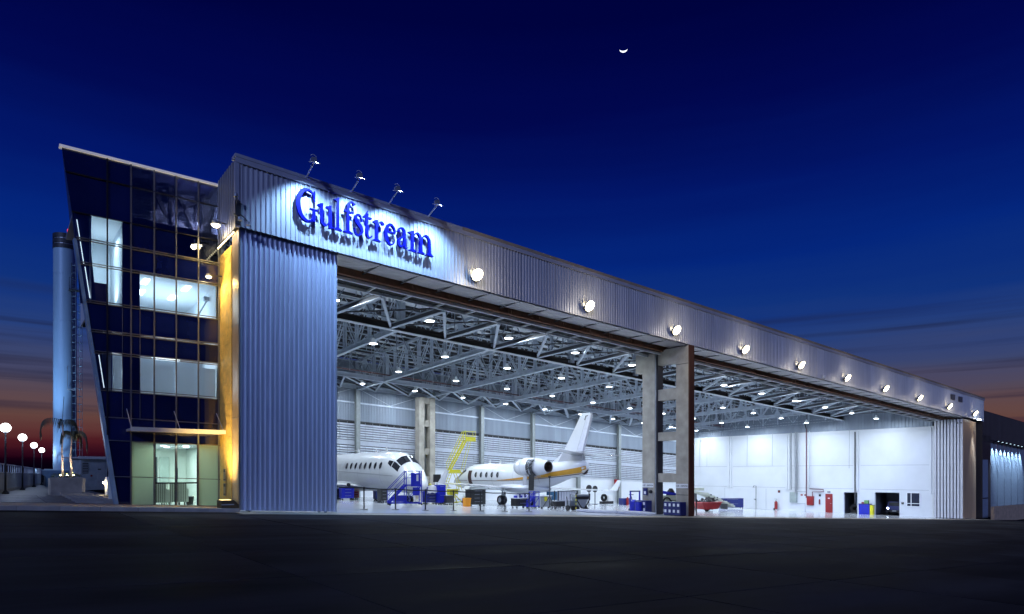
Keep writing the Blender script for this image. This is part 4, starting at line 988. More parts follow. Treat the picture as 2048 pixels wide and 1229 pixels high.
palm(q1.x+.22, q1.y+.1, zb_, 2.1, 'shorter right palm in the planter, fronds hanging close to its trunk', [(-.3, .95, 1.1), (.6, .75, 1.2), (3.4, .6, 1.0), (5.0, .6, .9)], 4)
b = MB(); random.seed(5)
for i in range(420):
    x = random.uniform(-.55, .62); y = random.uniform(-.28, .48); z = random.uniform(.0, .24)*(1-abs(x)*.8); a = random.uniform(0, 6.28); s = random.uniform(.03, .06)
    b.add([(x, y, z), (x+s*math.cos(a), y+s*math.sin(a), z+s*.7), (x+s*math.cos(a+1), y+s*math.sin(a+1), z+s*.4)], [(0, 1, 2)])
tag(obj('ground_cover', b, LEAF2, None, (q1.x, q1.y, G(q1.x)+.92), (0, 0, .05)), 'low bushy ground cover filling the palm planter', 'plants', kind='stuff')
for i, dx in enumerate((-.2, .05, .28)):
    t = thing('planter_spot', ['left', 'middle', 'right'][i]+' small warm spotlight at the front of the palm planter', 'spotlight', (q1.x+dx, q1.y-.26, G(q1.x)+.93), group='small spots in the planter')
    obj('can', MB().lathe((0, 0, 0), [(.04, 0), (.045, .08)], 10, 'z'), BLACKM, t); obj('lens', MB().lathe((0, 0, .085), [(.001, .02), (.04, .0)], 10, 'z', False), ELENS, t)
    lamp('SPOT', t, (0, .02, .12), 60, (1, .75, .5), .03, (0, .25, 1), 90, .7)
# bollard lights beside the steps
for i, (px, t_) in enumerate(((214, 34), (222, 27.5))):
    q = floor_at(px, t_); t = thing('bollard_light', ['white bollard with a warm light, standing at the steps', 'low recessed warm step light by the glass corner'][i], 'bollard light', (q.x, q.y, G(q.x)+.1))
    if i == 0:
        obj('bollard_body', MB().lathe((0, 0, 0), [(.09, 0), (.09, .85), (.06, .92)], 14, 'z'), WHITE, t, smooth=True); obj('lens', MB().lathe((-.13, -.05, .62), [(.001, -.06), (.06, -.03), (.06, .03), (.001, .06)], 10, 'z'), ELENS, t)
        lamp('POINT', t, (-.2, -.15, .55), 14, (1, .85, .45), .06)
    else:
        obj('step_housing', MB().box(-.08, .08, -.05, .05, 0, .12), GREYM, t); obj('lens', MB().box(-.06, .06, -.06, -.051, .03, .09), ELENS, t)
        lamp('POINT', t, (-.15, -.15, .2), 7, (1, .9, .45), .05)
# ================================================================ SECOND HANGAR AND LOW WALL ON THE RIGHT
B2 = thing('second_hangar', 'dark neighbouring hangar at the right edge with downlit grey door panels', 'hangar', (100, 8, G(100)+.4))
gz = G(100)+.4; DK = mat('dark_cladding', (.10, .075, .07), .5, .2, .15, 1, stretch=(1, 1, .2))
b = rib_sheet(60, 10.35, 14.4, per=.5, w=.12, d=.06, k=SF, kb=SF); b.v = [(x, y, z) for x, y, z in b.v]; obj('upper_cladding', b, DK, B2, (-8, 0, -.0))
obj('left_post', MB().box(-8, 2.6, .0, .3, -.5, 10.8), DK, B2); obj('side_wall', MB().box(-8.2, -8, 0, 40, -1, 14), DK, B2)
obj('roof_slab', MB().box(-8, 52, .3, 40, 14.1, 14.3).shear(SF), DK, B2)
for k in range(8):
    u0 = 2.7+k*3.1; b = rib_sheet(3.0, .0, 10.2, per=.3, w=.05, d=.03, k=SF); obj('door_panel', b, mat('door_panel_grey', (.34, .37, .42), .45, .4), B2, (u0, .12, -SF*u0))
obj('door_head_rail', MB().box(2.6, 30, -.12, .1, 10.22, 10.34).shear(SF), STEELD, B2)
for k in range(8):
    u = 3.6+k*1.75; t = thing('door_downlight', 'small downlight over the second hangar door, %s from its left end' % ordinal(k), 'downlight', (100+u, 7.75, gz+10.1-SF*u), group='downlights over the second hangar door')
    obj('hood', MB().prism([(0, 0), (-.5, .1), (-.5, .2), (0, .14)], 'x', -.22, .22), BLACKM, t); obj('lens', MB().box(-.12, .12, -.45, -.2, .06, .075), mat('soft_cool_lens', (1, 1, 1), .3, 0, 0, emit=(.6, .85, 1), es=4), t)
    lamp('SPOT', t, (0, -.35, -.02), 3200, (.45, .7, 1), .08, (0, .22, -1), 60, .8)
W2 = thing('low_wall', 'low beige concrete barrier wall at the foot of the second hangar', 'wall', (73.3, -.7, G(73.3)))
for i in range(8): obj('wall_block', MB().box(i*2.2, i*2.2+2.19, 0, .3, -.3, 1.32).shear(.0), mat('beige_concrete', (.70, .50, .32), .8, 0, .15, 2), W2, (0, 0, -.012*i))
t = thing('side_annex', 'narrow pale blue ribbed annex wall between the two hangars', 'annex', (80.4, 2.5, G(80.4)))
b = rib_sheet(2.1, 0, 6.6, per=.3, w=.07, d=.04, k=0); obj('annex_cladding', b, mat('annex_blue', (.30, .34, .42), .5, .2), t); obj('annex_core', MB().box(0, 2.1, .05, 3, 0, 6.58), WALLG, t); obj('annex_band', MB().box(0, 2.1, -.06, -.045, 2.2, 2.3), STEELD, t)
# ================================================================ AIRCRAFT  (local frame: nose at y=0 pointing +y, tail toward -y, ground at z=0)
PW_ = mat('aircraft_white', (.80, .81, .83), .22, 0, .03, 1, coat=.5)
PG = mat('aircraft_grey', (.42, .42, .45), .35, 0, .06); GOLD = mat('aircraft_gold', (.55, .27, .02), .35, .2, .08); PBRN = mat('aircraft_dark_brown', (.05, .02, .015), .4, 0, .1)
PGL = mat('aircraft_window', (.02, .022, .03), .06, 0, .1); TYRE = BLACK; HUB = mat('wheel_hub', (.5, .5, .52), .35, .5)
SEC = [(0, .03, 1.62, 1.70), (.12, .16, 1.52, 1.80), (.5, .40, 1.33, 2.0), (1.0, .64, 1.22, 2.18), (1.6, .82, 1.16, 2.38), (2.0, .90, 1.13, 2.62), (2.5, .98, 1.11, 2.93), (3.0, 1.03, 1.10, 3.12), (3.6, 1.06, 1.10, 3.22),
       (5, 1.07, 1.10, 3.24), (8, 1.07, 1.10, 3.24), (10.5, 1.07, 1.12, 3.24), (12, .98, 1.32, 3.24), (13.2, .84, 1.62, 3.26), (14.4, .64, 1.98, 3.32), (15.4, .44, 2.28, 3.36), (16.2, .25, 2.52, 3.36), (16.6, .10, 2.78, 3.2)]
def sec_at(y):
    for a, b in zip(SEC[:-1], SEC[1:]):
        if a[0] <= y <= b[0]:
            t = (y-a[0])/(b[0]-a[0]); return [a[i]+(b[i]-a[i])*t for i in range(1, 4)]
    return list(SEC[-1][1:])
def surf(y, ang, off=0):     # ang 0 = +x side, 90 = top
    w, zb_, zt_ = sec_at(y); c = (zb_+zt_)/2; h = (zt_-zb_)/2; a = math.radians(ang)
    return Vector(((w+off)*math.cos(a), -y, c+(h+off)*math.sin(a)))
def patch(y0, y1, f0, f1, ny, na, off=.012):
    b = MB()
    for i in range(ny+1):
        t = i/ny; y = y0+(y1-y0)*t; a0, a1 = f0(t), f1(t)
        for k in range(na+1): b.v.append(tuple(surf(y, a0+(a1-a0)*k/na, off)))
    for i in range(ny):
        for k in range(na):
            o = i*(na+1)+k; b.f.append((o, o+1, o+na+2, o+na+1))
    return b
def const(v): return lambda t: v
def angz(y, z, side):       # section angle at height z on the given side
    w, zb_, zt_ = sec_at(y); c = (zb_+zt_)/2; h = (zt_-zb_)/2; s = max(-1, min(1, (z-c)/h)); a = math.degrees(math.asin(s)); return a if side > 0 else 180-a
def wing(x0, x1, yle0, ch0, yle1, ch1, z0, z1, th0, th1):
    b = MB(); prof = [(0, 0), (.06, .5), (.3, 1), (.65, .6), (1, 0), (.65, -.25), (.3, -.45), (.06, -.3)]
    for x, yl, ch, z, th in ((x0, yle0, ch0, z0, th0), (x1, yle1, ch1, z1, th1)):
        for px_, pz_ in prof: b.v.append((x, -(yl+ch*px_), z+pz_*th))
    n = 8
    for i in range(n): b.f.append((i, (i+1) % n, n+(i+1) % n, n+i))
    b.f += [tuple(range(n)), tuple(range(n, 2*n))]; return b
def wheelset(root, x, y, r, w, twin, zl):
    g_ = obj('landing_gear', MB().tube([(x, y, r), (x, y-.05, zl)], .07, 8).bar((x, y, r+.15), (x, y-.45, zl), .05), GREYM, root)
    xs = (x-.14, x+.14) if twin else (x,)
    for xx in xs:
        obj('wheel', MB().lathe((xx, y, r), [(r*.55, -w), (r*.9, -w), (r, -w*.6), (r, w*.6), (r*.9, w), (r*.55, w)], 22, 'x', False), TYRE, g_, smooth=True)
        obj('hub', MB().lathe((xx, y, r), [(.02, -w*.85), (r*.5, -w*.9), (r*.57, -w*.6), (r*.57, w*.6), (r*.5, w*.9), (.02, w*.85)], 16, 'x'), HUB, g_)
SEC2 = list(SEC)
SEC1 = [(.45, .03, 1.0, 1.1), (.55, .18, .86, 1.28), (.8, .42, .76, 1.55), (1.2, .66, .71, 1.9), (1.6, .82, .68, 2.22), (2.0, .92, .67, 2.56), (2.5, .99, .66, 2.92), (3.0, 1.04, .66, 3.12), (3.6, 1.07, .66, 3.22),
        (5, 1.08, .66, 3.24), (8, 1.08, .66, 3.24), (10.5, 1.07, .72, 3.24), (12, .98, 1.05, 3.24), (13.2, .84, 1.45, 3.26), (14.4, .64, 1.9, 3.32), (15.4, .44, 2.25, 3.36), (16.2, .25, 2.52, 3.36), (16.6, .10, 2.78, 3.2)]
def aircraft(loc, rz, label, side, detail):
    global SEC
    SEC = SEC1 if detail == 1 else SEC2; dw = -.32 if detail == 1 else 0
    eh = lambda h: -11.2-(abs(h)-10.3)*.9
    r = thing('business_jet', label, 'aeroplane', loc, rz, 'white business jets in the hangar')
    b = MB(); n = 32
    for (y, w, z0, z1) in SEC:
        c, h = (z0+z1)/2, (z1-z0)/2
        for k in range(n):
            a = 2*math.pi*k/n; b.v.append((w*math.cos(a), -y, c+h*math.sin(a)))
    for i in range(len(SEC)-1):
        for k in range(n): b.f.append((i*n+k, i*n+(k+1) % n, (i+1)*n+(k+1) % n, (i+1)*n+k))
    b.f += [tuple(range(n)), tuple((len(SEC)-1)*n+k for k in range(n))]
    obj('fuselage', b, PW_, r, smooth=True)
    # cockpit glazing: two front panes and side panes with white posts between
    for s in (1, -1):
        f = (lambda v: v) if s > 0 else (lambda v: 180-v)
        obj('windscreen', patch(1.98, 2.52, lambda t: f(86), lambda t: f(44-4*t), 5, 5, .012), PGL, r, smooth=True)
        obj('cockpit_window', patch(2.0, 2.62, lambda t: f(40-2*t), lambda t: f(17+2*t), 5, 3, .012), PGL, r, smooth=True)
        obj('cockpit_window', patch(2.68, 3.1, lambda t: f(38-4*t), lambda t: f(18+6*t), 4, 3, .012), PGL, r, smooth=True)
        obj('window_post', patch(1.96, 2.66, lambda t: f(43), lambda t: f(39.5), 4, 1, .02), PW_, r)
        for k in range(8 if detail == 1 else 6):
            y = (3.85 if detail == 1 else 4.75)+k*(.68 if detail == 1 else .74)
            if detail == 2 and k > 4: continue
            a0 = angz(y, 2.3, s); e = MB(); n2 = 14; cz = 0
            for q in range(n2):
                t = 2*math.pi*q/n2; yy = y+.15*math.cos(t); aa = angz(yy, 2.28+.21*math.sin(t), s); e.v.append(tuple(surf(yy, aa, .014)))
            e.f.append(tuple(range(n2))); wn = obj('cabin_window', e, PGL, r)
            e = MB()
            for sc in (1.0, 1.22):
                for q in range(n2):
                    t = 2*math.pi*q/n2; yy = y+.15*sc*math.cos(t); aa = angz(yy, 2.28+.21*sc*math.sin(t), s); e.v.append(tuple(surf(yy, aa, .013)))
            for q in range(n2): e.f.append((q, (q+1) % n2, n2+(q+1) % n2, n2+q))
            obj('window_rim', e, PG, wn)
    for yy in (1.25, 3.9, 6.9, 9.6, 12.4):
        obj('panel_seam', patch(yy, yy+.025, const(-40), const(220), 1, 30, .006), PG, r)
    # belly fairing
    b = MB(); nb = 11
    for i in range(nb):
        t = i/(nb-1); k = math.sin(math.pi*t)**.55; y = 6.2+6.6*t
        for q in range(16):
            a = 2*math.pi*q/16; b.v.append((1.28*k*math.cos(a)+.001*math.cos(a), -y, 1.32+dw+.42*k*math.sin(a)))
    for i in range(nb-1):
        for q in range(16): b.f.append((i*16+q, i*16+(q+1) % 16, (i+1)*16+(q+1) % 16, (i+1)*16+q))
    b.f += [tuple(range(16)), tuple((nb-1)*16+q for q in range(16))]
    obj('belly_fairing', b, PW_, r, smooth=True)
    for s in (1, -1):
        wg = obj('wing', wing(s*.9, s*8.3, 7.0, 3.4, 10.6, 1.0, 1.28+dw, 1.42+dw, .19, .06), PW_, r, smooth=True)
        obj('winglet', MB().prism([(-10.75, 1.40+dw), (-11.6, 1.40+dw), (-12.0, 2.25+dw), (-11.65, 2.28+dw)], 'x', s*8.28-.03, s*8.28+.03), PW_, wg)
        obj('flap_line', MB().bar((s*1.4, -10.12, 1.36+dw), (s*5.6, -11.02, 1.43+dw), .02, .012), PG, wg)
        obj('leading_edge', MB().bar((s*1.0, -7.02, 1.29+dw), (s*8.2, -10.58, 1.42+dw), .03, .03), HUB, wg)
        obj('wing_root_light', MB().lathe((s*1.5, -7.2, 1.32+dw), [(.001, .1), (.12, .05), (.13, 0)], 12, 'y', False), PGL, wg)
        # engines
        ex = s*1.72; ez = 2.82
        en = obj('engine_nacelle', MB().lathe((ex, 0, ez), [(r_, eh(h_)) for r_, h_ in [(.44, -10.3), (.56, -10.42), (.63, -10.8), (.68, -11.5), (.66, -12.3), (.56, -13.1), (.42, -13.9), (.36, -13.9)]], 28, 'y', False), PW_, r, smooth=True)
        obj('intake_lip', MB().lathe((ex, 0, ez), [(.44, eh(-10.34)), (.50, eh(-10.3)+.05), (.56, eh(-10.44))], 28, 'y', False), HUB, en, smooth=True)
        obj('fan_face', MB().lathe((ex, 0, ez), [(.001, eh(-10.5)), (.45, eh(-10.6))], 20, 'y', False), BLACKM, en)
        obj('exhaust', MB().lathe((ex, 0, ez), [(.40, eh(-13.92)), (.37, eh(-13.9)), (.34, eh(-13.4)), (.001, eh(-13.4))], 24, 'y', False), mat('exhaust_dark', (.05, .03, .025), .4, .4), en)
        obj('nacelle_seam', MB().lathe((ex, 0, ez), [(.672, eh(-11.2)), (.682, eh(-11.22)), (.675, eh(-11.24))], 28, 'y', False), PG, en)
        obj('engine_pylon', MB().box(min(s*.8, s*1.2), max(s*.8, s*1.2), -13.6, -11.8, 2.76, 2.92), PW_, r)
        # stabiliser
        obj('tailplane', wing(s*.05, s*3.3, 14.9, 1.7, 16.6, .8, 3.75, 3.86, .07, .035), PW_, r, smooth=True)
        wheelset(r, s*1.5, -9.0, .36, .11, True, 1.2)
    b = MB().prism([(-13.0, 3.24), (-16.1, 3.3), (-16.0, 3.9), (-16.75, 6.55), (-15.95, 6.62), (-15.8, 6.5), (-14.1, 3.95)], 'x', -.09, .09); obj('tail_fin', b, PW_, r)
    obj('rudder', MB().prism([(-15.5, 3.95), (-16.05, 3.95), (-16.77, 6.4), (-16.4, 6.4)], 'x', -.093, .093), mat('rudder_white', (.7, .7, .76), .35), r)
    obj('hinge_line', MB().bar((0, -15.48, 3.95), (0, -16.38, 6.4), .19, .025), PG, r)
    obj('fin_fillet', MB().prism([(-13.6, 3.2), (-16.1, 3.2), (-16.1, 3.98), (-14.15, 3.95)], 'x', -.14, .14), PG if detail == 2 else PW_, r)
    wheelset(r, 0, -2.2, .24, .07, True, 1.25)
    for y, h in ((5.0, .3), (6.4, .22), (9.0, .3)):
        obj('antenna', MB().prism([(-y, 3.2), (-y-.28, 3.2), (-y-.30, 3.24+h), (-y-.18, 3.24+h)], 'x', -.012, .012), WHITE, r)
    for s in (1, -1):
        f = (lambda v: v) if s > 0 else (lambda v: 180-v)
        if detail == 2:
            obj('gold_stripe', patch(7.6, 16.5, lambda t: angz(7.6+8.9*t, 1.86+.0*t+(.72*t*t), s), lambda t: angz(7.6+8.9*t, 1.88+.22*min(1, t*1.8)+.86*t*t, s), 26, 2, .013), GOLD, r, smooth=True)
            obj('brown_pinstripe', patch(1.2, 16.5, lambda t: angz(1.2+15.3*t, 1.80+(.70*max(0, t-.42)**2/.336), s), lambda t: angz(1.2+15.3*t, 1.835+(.72*max(0, t-.42)**2/.336), s), 40, 1, .014), PBRN, r, smooth=True)
        else:
            obj('grey_pinstripe', patch(2.4, 15.5, lambda t: angz(2.4+13.1*t, 1.62+.5*t, s), lambda t: angz(2.4+13.1*t, 1.66+.52*t, s), 30, 1, .013), PG, r, smooth=True)
    return r
TILT = math.atan(SG)
J1 = aircraft((14.4, 11.9, G(14.4)+.012), math.pi, 'large white business jet nose out toward the doors, partly hidden by the left door leaf', 1, 1)
J1.rotation_euler = (0, TILT, math.pi); J1.scale = (1.0, 1.12, 1.0)
J1.rotation_euler = (0, 0, 0); J1.rotation_mode = 'XYZ'
J1.matrix_world = Matrix.Translation((14.4, 11.9, G(14.4)+.012)) @ Matrix.Rotation(TILT, 4, 'Y') @ Matrix.Rotation(math.pi, 4, 'Z') @ Matrix.Diagonal((1.12, 1.12, 1.06, 1))
obj('cabin_door_outline', patch(8.95, 9.0, lambda t: 8, lambda t: 30, 1, 6, .016), PG, J1)
obj('nose_probe', MB().bar((.55, -.9, 1.75), (.75, -.85, 1.72), .03), BLACKM, J1); obj('nose_probe', MB().bar((.6, -1.3, 1.95), (.85, -1.25, 1.95), .03), BLACKM, J1)
J2 = aircraft((25, 25.2, G(25)+.012), 0, 'white business jet with gold stripe and tall tail, cabin door and engine cowl open', -1, 2)
J2.matrix_world = Matrix.Translation((25, 25.4, G(25)+.012)) @ Matrix.Rotation(TILT, 4, 'Y')
f = lambda v: 180-v
obj('door_opening', patch(3.62, 4.12, lambda t: f(26), lambda t: f(-38), 3, 10, .014), mat('cabin_interior_brown', (.03, .008, .006), .6), J2)
obj('door_surround', patch(3.5, 3.61, lambda t: f(30), lambda t: f(-42), 1, 10, .03), PW_, J2)
sd_ = obj('airstair_door', MB().prism([(-1.05, 1.5), (-1.95, .25), (-1.9, .18), (-1.0, 1.4)], 'y', -4.1, -3.38), PW_, J2)
for k in range(4): obj('stair_tread', MB().box(-1.9+k*.22, -1.72+k*.22, -4.05, -3.43, .32+k*.3, .34+k*.3), GREYM, sd_)
oc = MB(); oa = [math.radians(130+11*i) for i in range(12)]
for a in oa: oc.v += [(-1.72+.69*math.cos(a), -13.5, 2.82+.64*math.sin(a)), (-1.72+.70*math.cos(a), -12.75, 2.82+.69*math.sin(a))]
oc.f = [(2*i, 2*i+2, 2*i+3, 2*i+1) for i in range(11)]
obj('open_cowl', oc, mat('engine_guts', (.06, .06, .065), .4, .5, .8, 30, 1), J2)
gu = MB(); random.seed(11)
for i in range(26):
    a = random.uniform(math.pi*.75, math.pi*1.6); y = random.uniform(-13.4, -12.85); a2 = a+random.uniform(-.5, .5); y2 = y+random.uniform(-.3, .3)
    gu.tube([(-1.72+.72*math.cos(a), y, 2.82+.72*math.sin(a)), (-1.72+.74*math.cos(a2), y2, 2.82+.74*math.sin(a2))], .022, 5)
obj('engine_pipes', gu, GREYM, J2)
obj('hanging_cowl_door', MB().box(-2.2, -2.16, -13.5, -12.95, 1.15, 2.3), BLACKM, J2); obj('hanging_cowl_door', MB().box(-2.36, -2.32, -12.9, -12.5, 1.5, 2.2), PG, J2)
obj('hanging_cowl_door', MB().box(-2.25, -2.2, -13.5, -13.0, .85, 1.14), mat('mid_grey', (.2, .2, .22), .5), J2)
obj('fin_notch', MB().prism([(-16.15, 6.1), (-16.25, 6.4), (-16.5, 6.42), (-16.5, 6.38), (-16.3, 6.35), (-16.22, 6.1)], 'x', -.1, -.095), BLACKM, J2)
# ================================================================ HANGAR FLOOR EQUIPMENT
def fl(px, v): p = at(px, 945, v); return Vector((p.x, v, G(p.x)+.013))
# stanchions with belt
prev = None
sp_ = [(728, 3.6), (791, 3.6), (851, 3.6), (907, 3.6), (961, 3.6), (1010, 3.6), (1058, 3.6)]
sm_ = None
for i, (px, v) in enumerate(sp_):
    p = fl(px, v); t = thing('stanchion_post', 'black queue barrier post on the glossy floor, %s from the left in the belt line' % ordinal(i), 'barrier post', p, 0, 'black belt barrier posts')
    if sm_ is None: sm_ = [('post', MB().tube([(0, 0, 0.02), (0, 0, .96)], .032, 10).mesh('post', BLACKM)), ('base', MB().lathe((0, 0, 0), [(.17, 0), (.17, .02), (.04, .035)], 16, 'z').mesh('base', BLACKM)), ('belt_head', MB().lathe((0, 0, .9), [(.042, 0), (.042, .09)], 10, 'z').mesh('belt_head', BLACKM))]
    for n__, me in sm_: link(n__, me, t)
    if i < 6:
        q = fl(sp_[i+1][0], 3.6); dlt = q-p; b = MB()
        for k in range(6):
            a, c = k/6, (k+1)/6; b.bar(dlt*a+Vector((0, 0, .95-.10*a*(1-a)*1.2)), dlt*c+Vector((0, 0, .95-.10*c*(1-c)*1.2)), .012, .05)
        obj('belt', b, BLACKM, t)
    else:
        pass
p = fl(678, 3.6); q = fl(728, 3.6)
t = thing('barrier_belt', 'short length of black barrier belt running behind the big door leaf', 'belt', q); obj('belt_strip', MB().bar((0, 0, .95), (p.x-q.x, 0, .93+p.z-q.z), .012, .05), BLACKM, t); obj('belt_clip', MB().box(-.02, .02, -.03, .03, .9, .98), BLACKM, t)
t = thing('stanchion_post', 'lone black post standing just right of the concrete portal', 'barrier post', fl(1393, .6), 0, 'black belt barrier posts')
for n__, me in sm_: link(n__, me, t)
def stairs(name, lab, p, rz, w, h, run, m, plat=.8, steps=6, rail=.95, grp=None, cat='steps'):
    r = thing(name, lab, cat, p, rz, grp)
    for s in (0, w):
        obj('stringer', MB().bar((0, s, .15), (run, s, h), .05, .1), m, r)
        obj('handrail', MB().tube([(0, s, .25), (0, s, .15+rail), (run, s, h+rail), (run+plat, s, h+rail), (run+plat, s, h)], .022, 6).tube([(0, s, .15+rail*.5), (run, s, h+rail*.5), (run+plat, s, h+rail*.5)], .018, 6), m, r)
        for x in (run, run+plat): obj('leg', MB().tube([(x, s, .08), (x, s, h+rail)], .028, 6), m, r)
        obj('base_rail', MB().bar((0, s, .13), (run+plat, s, .13), .05, .06), m, r)
        obj('brace', MB().bar((run, s, .15), (run+plat, s, h-.05), .03), m, r)
    for k in range(steps):
        t = (k+.7)/steps; obj('tread', MB().box(run*t-.1, run*t+.1, 0, w, .15+(h-.15)*t-.02, .15+(h-.15)*t), m, r)
    obj('platform', MB().box(run, run+plat, 0, w, h-.06, h), m, r)
    for x in (0.05, run+plat): 
        for s in (0, w): obj('castor', MB().lathe((x, s, .06), [(.06, -.02), (.06, .02)], 10, 'y'), BLACK, r)
    return r
p = fl(778, 9.4); bs = stairs('maintenance_steps', 'blue wheeled maintenance steps in front of the left jet nose', p, -.35, .75, 1.15, .95, BLUEP, .85, 5, .75)
obj('side_panel', MB().box(1.2, 1.75, -.03, -.01, 1.05, 1.8), BLUEP, bs); obj('side_panel', MB().box(1.3, 1.7, -.035, -.012, .55, 1.0), BLUEP, bs); obj('cabinet_base', MB().box(.3, .95, .05, .6, .2, .55), BLUEP, bs)
obj('white_sheet', MB().box(1.5, 1.62, -.05, -.036, 1.35, 1.7), WHITE, bs)
# tall yellow stair: base frame + long inclined stairs to a cage
p = fl(884, 23.5); YS = thing('yellow_access_stair', 'tall slanted yellow access stair with railed top platform behind the jets', 'access stair', p, -.25)
def T_(pts, r=.035, n=6, nm='frame'): obj(nm, MB().tube(pts, r, n), YELL, YS)
for s in (0, .8):
    T_([(.0, s, .1), (1.1, s, 3.0)], nm='leg'); T_([(2.6, s, .1), (1.5, s, 3.0)], nm='leg'); T_([(.0, s, .4), (2.6, s, .4)], nm='base_frame')
    obj('stringer', MB().bar((.8, s, 3.0), (2.7, s, 6.4), .07, .14), YELL, YS)
    T_([(.7, s, 3.9), (2.5, s, 7.35), (3.7, s, 7.35), (3.7, s, 6.4)], .03, nm='handrail'); T_([(.75, s, 3.5), (2.6, s, 6.9), (3.7, s, 6.9)], .025, nm='mid_rail')
    for k in range(5): T_([(.85+k*.46, s, 3.1+k*.83), (.75+k*.46, s, 4.0+k*.86)], .022, nm='baluster')
    T_([(2.6, s, 6.4), (2.6, s, 7.35)], .03, nm='cage_post'); T_([(1.6, s, .4), (3.2, s, 6.3)], .03, nm='support_strut')
for k in range(12): obj('tread', MB().box(.85+k*.155, 1.08+k*.155, .03, .77, 3.1+k*.277, 3.13+k*.277), YELL, YS)
for k in range(8): obj('rung', MB().tube([(.12+k*.12, 0, .45+k*.32), (.12+k*.12, .8, .45+k*.32)], .02, 5), YELL, YS)
obj('top_platform', MB().box(2.55, 3.75, -.02, .82, 6.3, 6.42), YELL, YS); obj('lower_platform', MB().box(.7, 2.9, -.02, .82, 2.9, 3.02), YELL, YS)
obj('kick_panel', MB().box(2.6, 3.7, -.04, -.025, 6.43, 6.75), YELL, YS); obj('toe_board', MB().box(.8, 2.0, -.04, -.025, 3.03, 3.3), YELL, YS)
T_([(3.7, 0, 7.35), (3.7, .8, 7.35)], .03, nm='cage_rail'); T_([(2.6, 0, 7.35), (2.6, .8, 7.35)], .03, nm='cage_rail')
obj('counterweight', MB().box(.8, 1.3, .1, .7, .5, .8), YELL, YS)
for x in (.0, 2.6):
    for s in (0, .8): obj('wheel', MB().lathe((x, s, .12), [(.12, -.04), (.12, .04)], 12, 'y'), BLACK, YS)
YS.scale = (.8, .8, .8)
# yellow tug / jack under the wing behind
p = fl(905, 16); t = thing('yellow_jack', 'low yellow tripod jack partly hidden behind the wing tip of the gold striped jet', 'jack', p)
obj('jack_head', MB().box(-.35, .35, -.2, .2, .7, 1.05), YELL, t); obj('foot_bar', MB().bar((-.9, 0, .12), (.9, .1, .12), .08), YELL, t); obj('foot_bar', MB().bar((0, -.7, .12), (.1, .7, .12), .08), YELL, t)
for x, y in ((-.8, 0), (.8, .1), (0, -.6)): obj('strut', MB().bar((x, y, .15), (0, 0, .8), .05), YELL, t)
for x in (-.9, .9): obj('wheel', MB().lathe((x, 0, .12), [(.12, -.04), (.12, .04)], 12, 'y'), BLACK, t)
def cart(name, lab, p, w, d, h, m, top=None, rz=0, cat='cart', drawers=0, dm=None, z0=.14, grp=None, knobs=None):
    r = thing(name, lab, cat, p, rz, grp)
    bd = obj('cabinet', MB().box(-w/2, w/2, -d/2, d/2, z0, h), m, r)
    obj('top', MB().box(-w/2-.02, w/2+.02, -d/2-.02, d/2+.02, h+.001, h+.04), top or m, r)
    for i in range(drawers): 
        zz1 = z0+(h-z0)*(i+.06)/drawers; zz2 = z0+(h-z0)*(i+.94)/drawers
        dw = obj('drawer', MB().box(-w/2+.03, w/2-.03, -d/2-.02, -d/2-.001, zz1, zz2), dm or m, r); obj('pull', MB().box(-w*.25, w*.25, -d/2-.04, -d/2-.021, zz2-.05, zz2-.03), GREYM, dw)
    if z0 > .05:
        for x in (-w/2+.08, w/2-.08):
            for y in (-d/2+.08, d/2-.08): obj('castor', MB().lathe((x, y, .06), [(.06, -.02), (.06, .02)], 10, 'y'), BLACK, r); obj('fork', MB().box(x-.02, x+.02, y-.02, y+.02, .06, z0), GREYM, r)
    return r
cart('tool_trolley', 'black tool trolley on castors beneath the wing of the gold striped jet', fl(951, 11.0), 1.15, .6, 1.05, BLACKM, drawers=4, dm=mat('black_drawer', (.03, .03, .03), .3))
t = thing('orange_bin', 'small orange bin on the floor left of the black tool trolley', 'bin', fl(933.5, 10.6)); obj('bin_body', MB().prism([(-.17, 0), (.17, 0), (.2, .48), (-.2, .48)], 'y', -.17, .17), ORNG, t); obj('bin_lid', MB().box(-.22, .22, -.19, .19, .48, .53), ORNG, t)
cart('work_bench', 'black workbench with white top left of the small blue steps', fl(1040, 9.3), 1.0, .6, .62, BLACKM, WHITE, drawers=2, dm=mat('black_drawer', 0))
r = thing('sorting_rack', 'low rack of small blue and white boxes standing on the black workbench', 'rack', fl(1040, 9.35)+Vector((0, 0, .662)))
for k in range(6): obj('small_box', MB().box(-.42+k*.14, -.30+k*.14, -.1, .12, .0, .14+.07*(k % 3)), (BLUEP, WHITE, BLUED)[k % 3], r)
stairs('small_steps', 'little blue wheeled steps between the black bench and the yellow tagged bin', fl(1053, 8.6), -.1, .45, .75, .55, BLUEP, .4, 3, .3)
t = thing('tagged_bin', 'grey tub with a yellow tag behind the tail support', 'tub', fl(1086, 9.6)); obj('tub', MB().prism([(-.4, .12), (.4, .12), (.5, .8), (-.5, .8)], 'y', -.3, .3), GREYM, t); obj('tag', MB().box(-.15, .1, -.32, -.301, .48, .78), YELL, t); obj('rim', MB().box(-.53, .53, -.33, .33, .8, .85), WHITE, t)
for x in (-.3, .3): obj('castor', MB().lathe((x, -.2, .06), [(.06, -.02), (.06, .02)], 10, 'y'), BLACK, t)
t = thing('tail_support', 'thin tripod support standing under the tail of the gold striped jet', 'support stand', fl(1099, 8.2))
obj('mast', MB().tube([(0, 0, .1), (.02, 0, 1.25), (.0, 0, 1.98)], .035, 8), STEELD, t); obj('cap', MB().lathe((0, 0, 1.98), [(.06, 0), (.10, .12)], 12, 'z'), BLACKM, t)
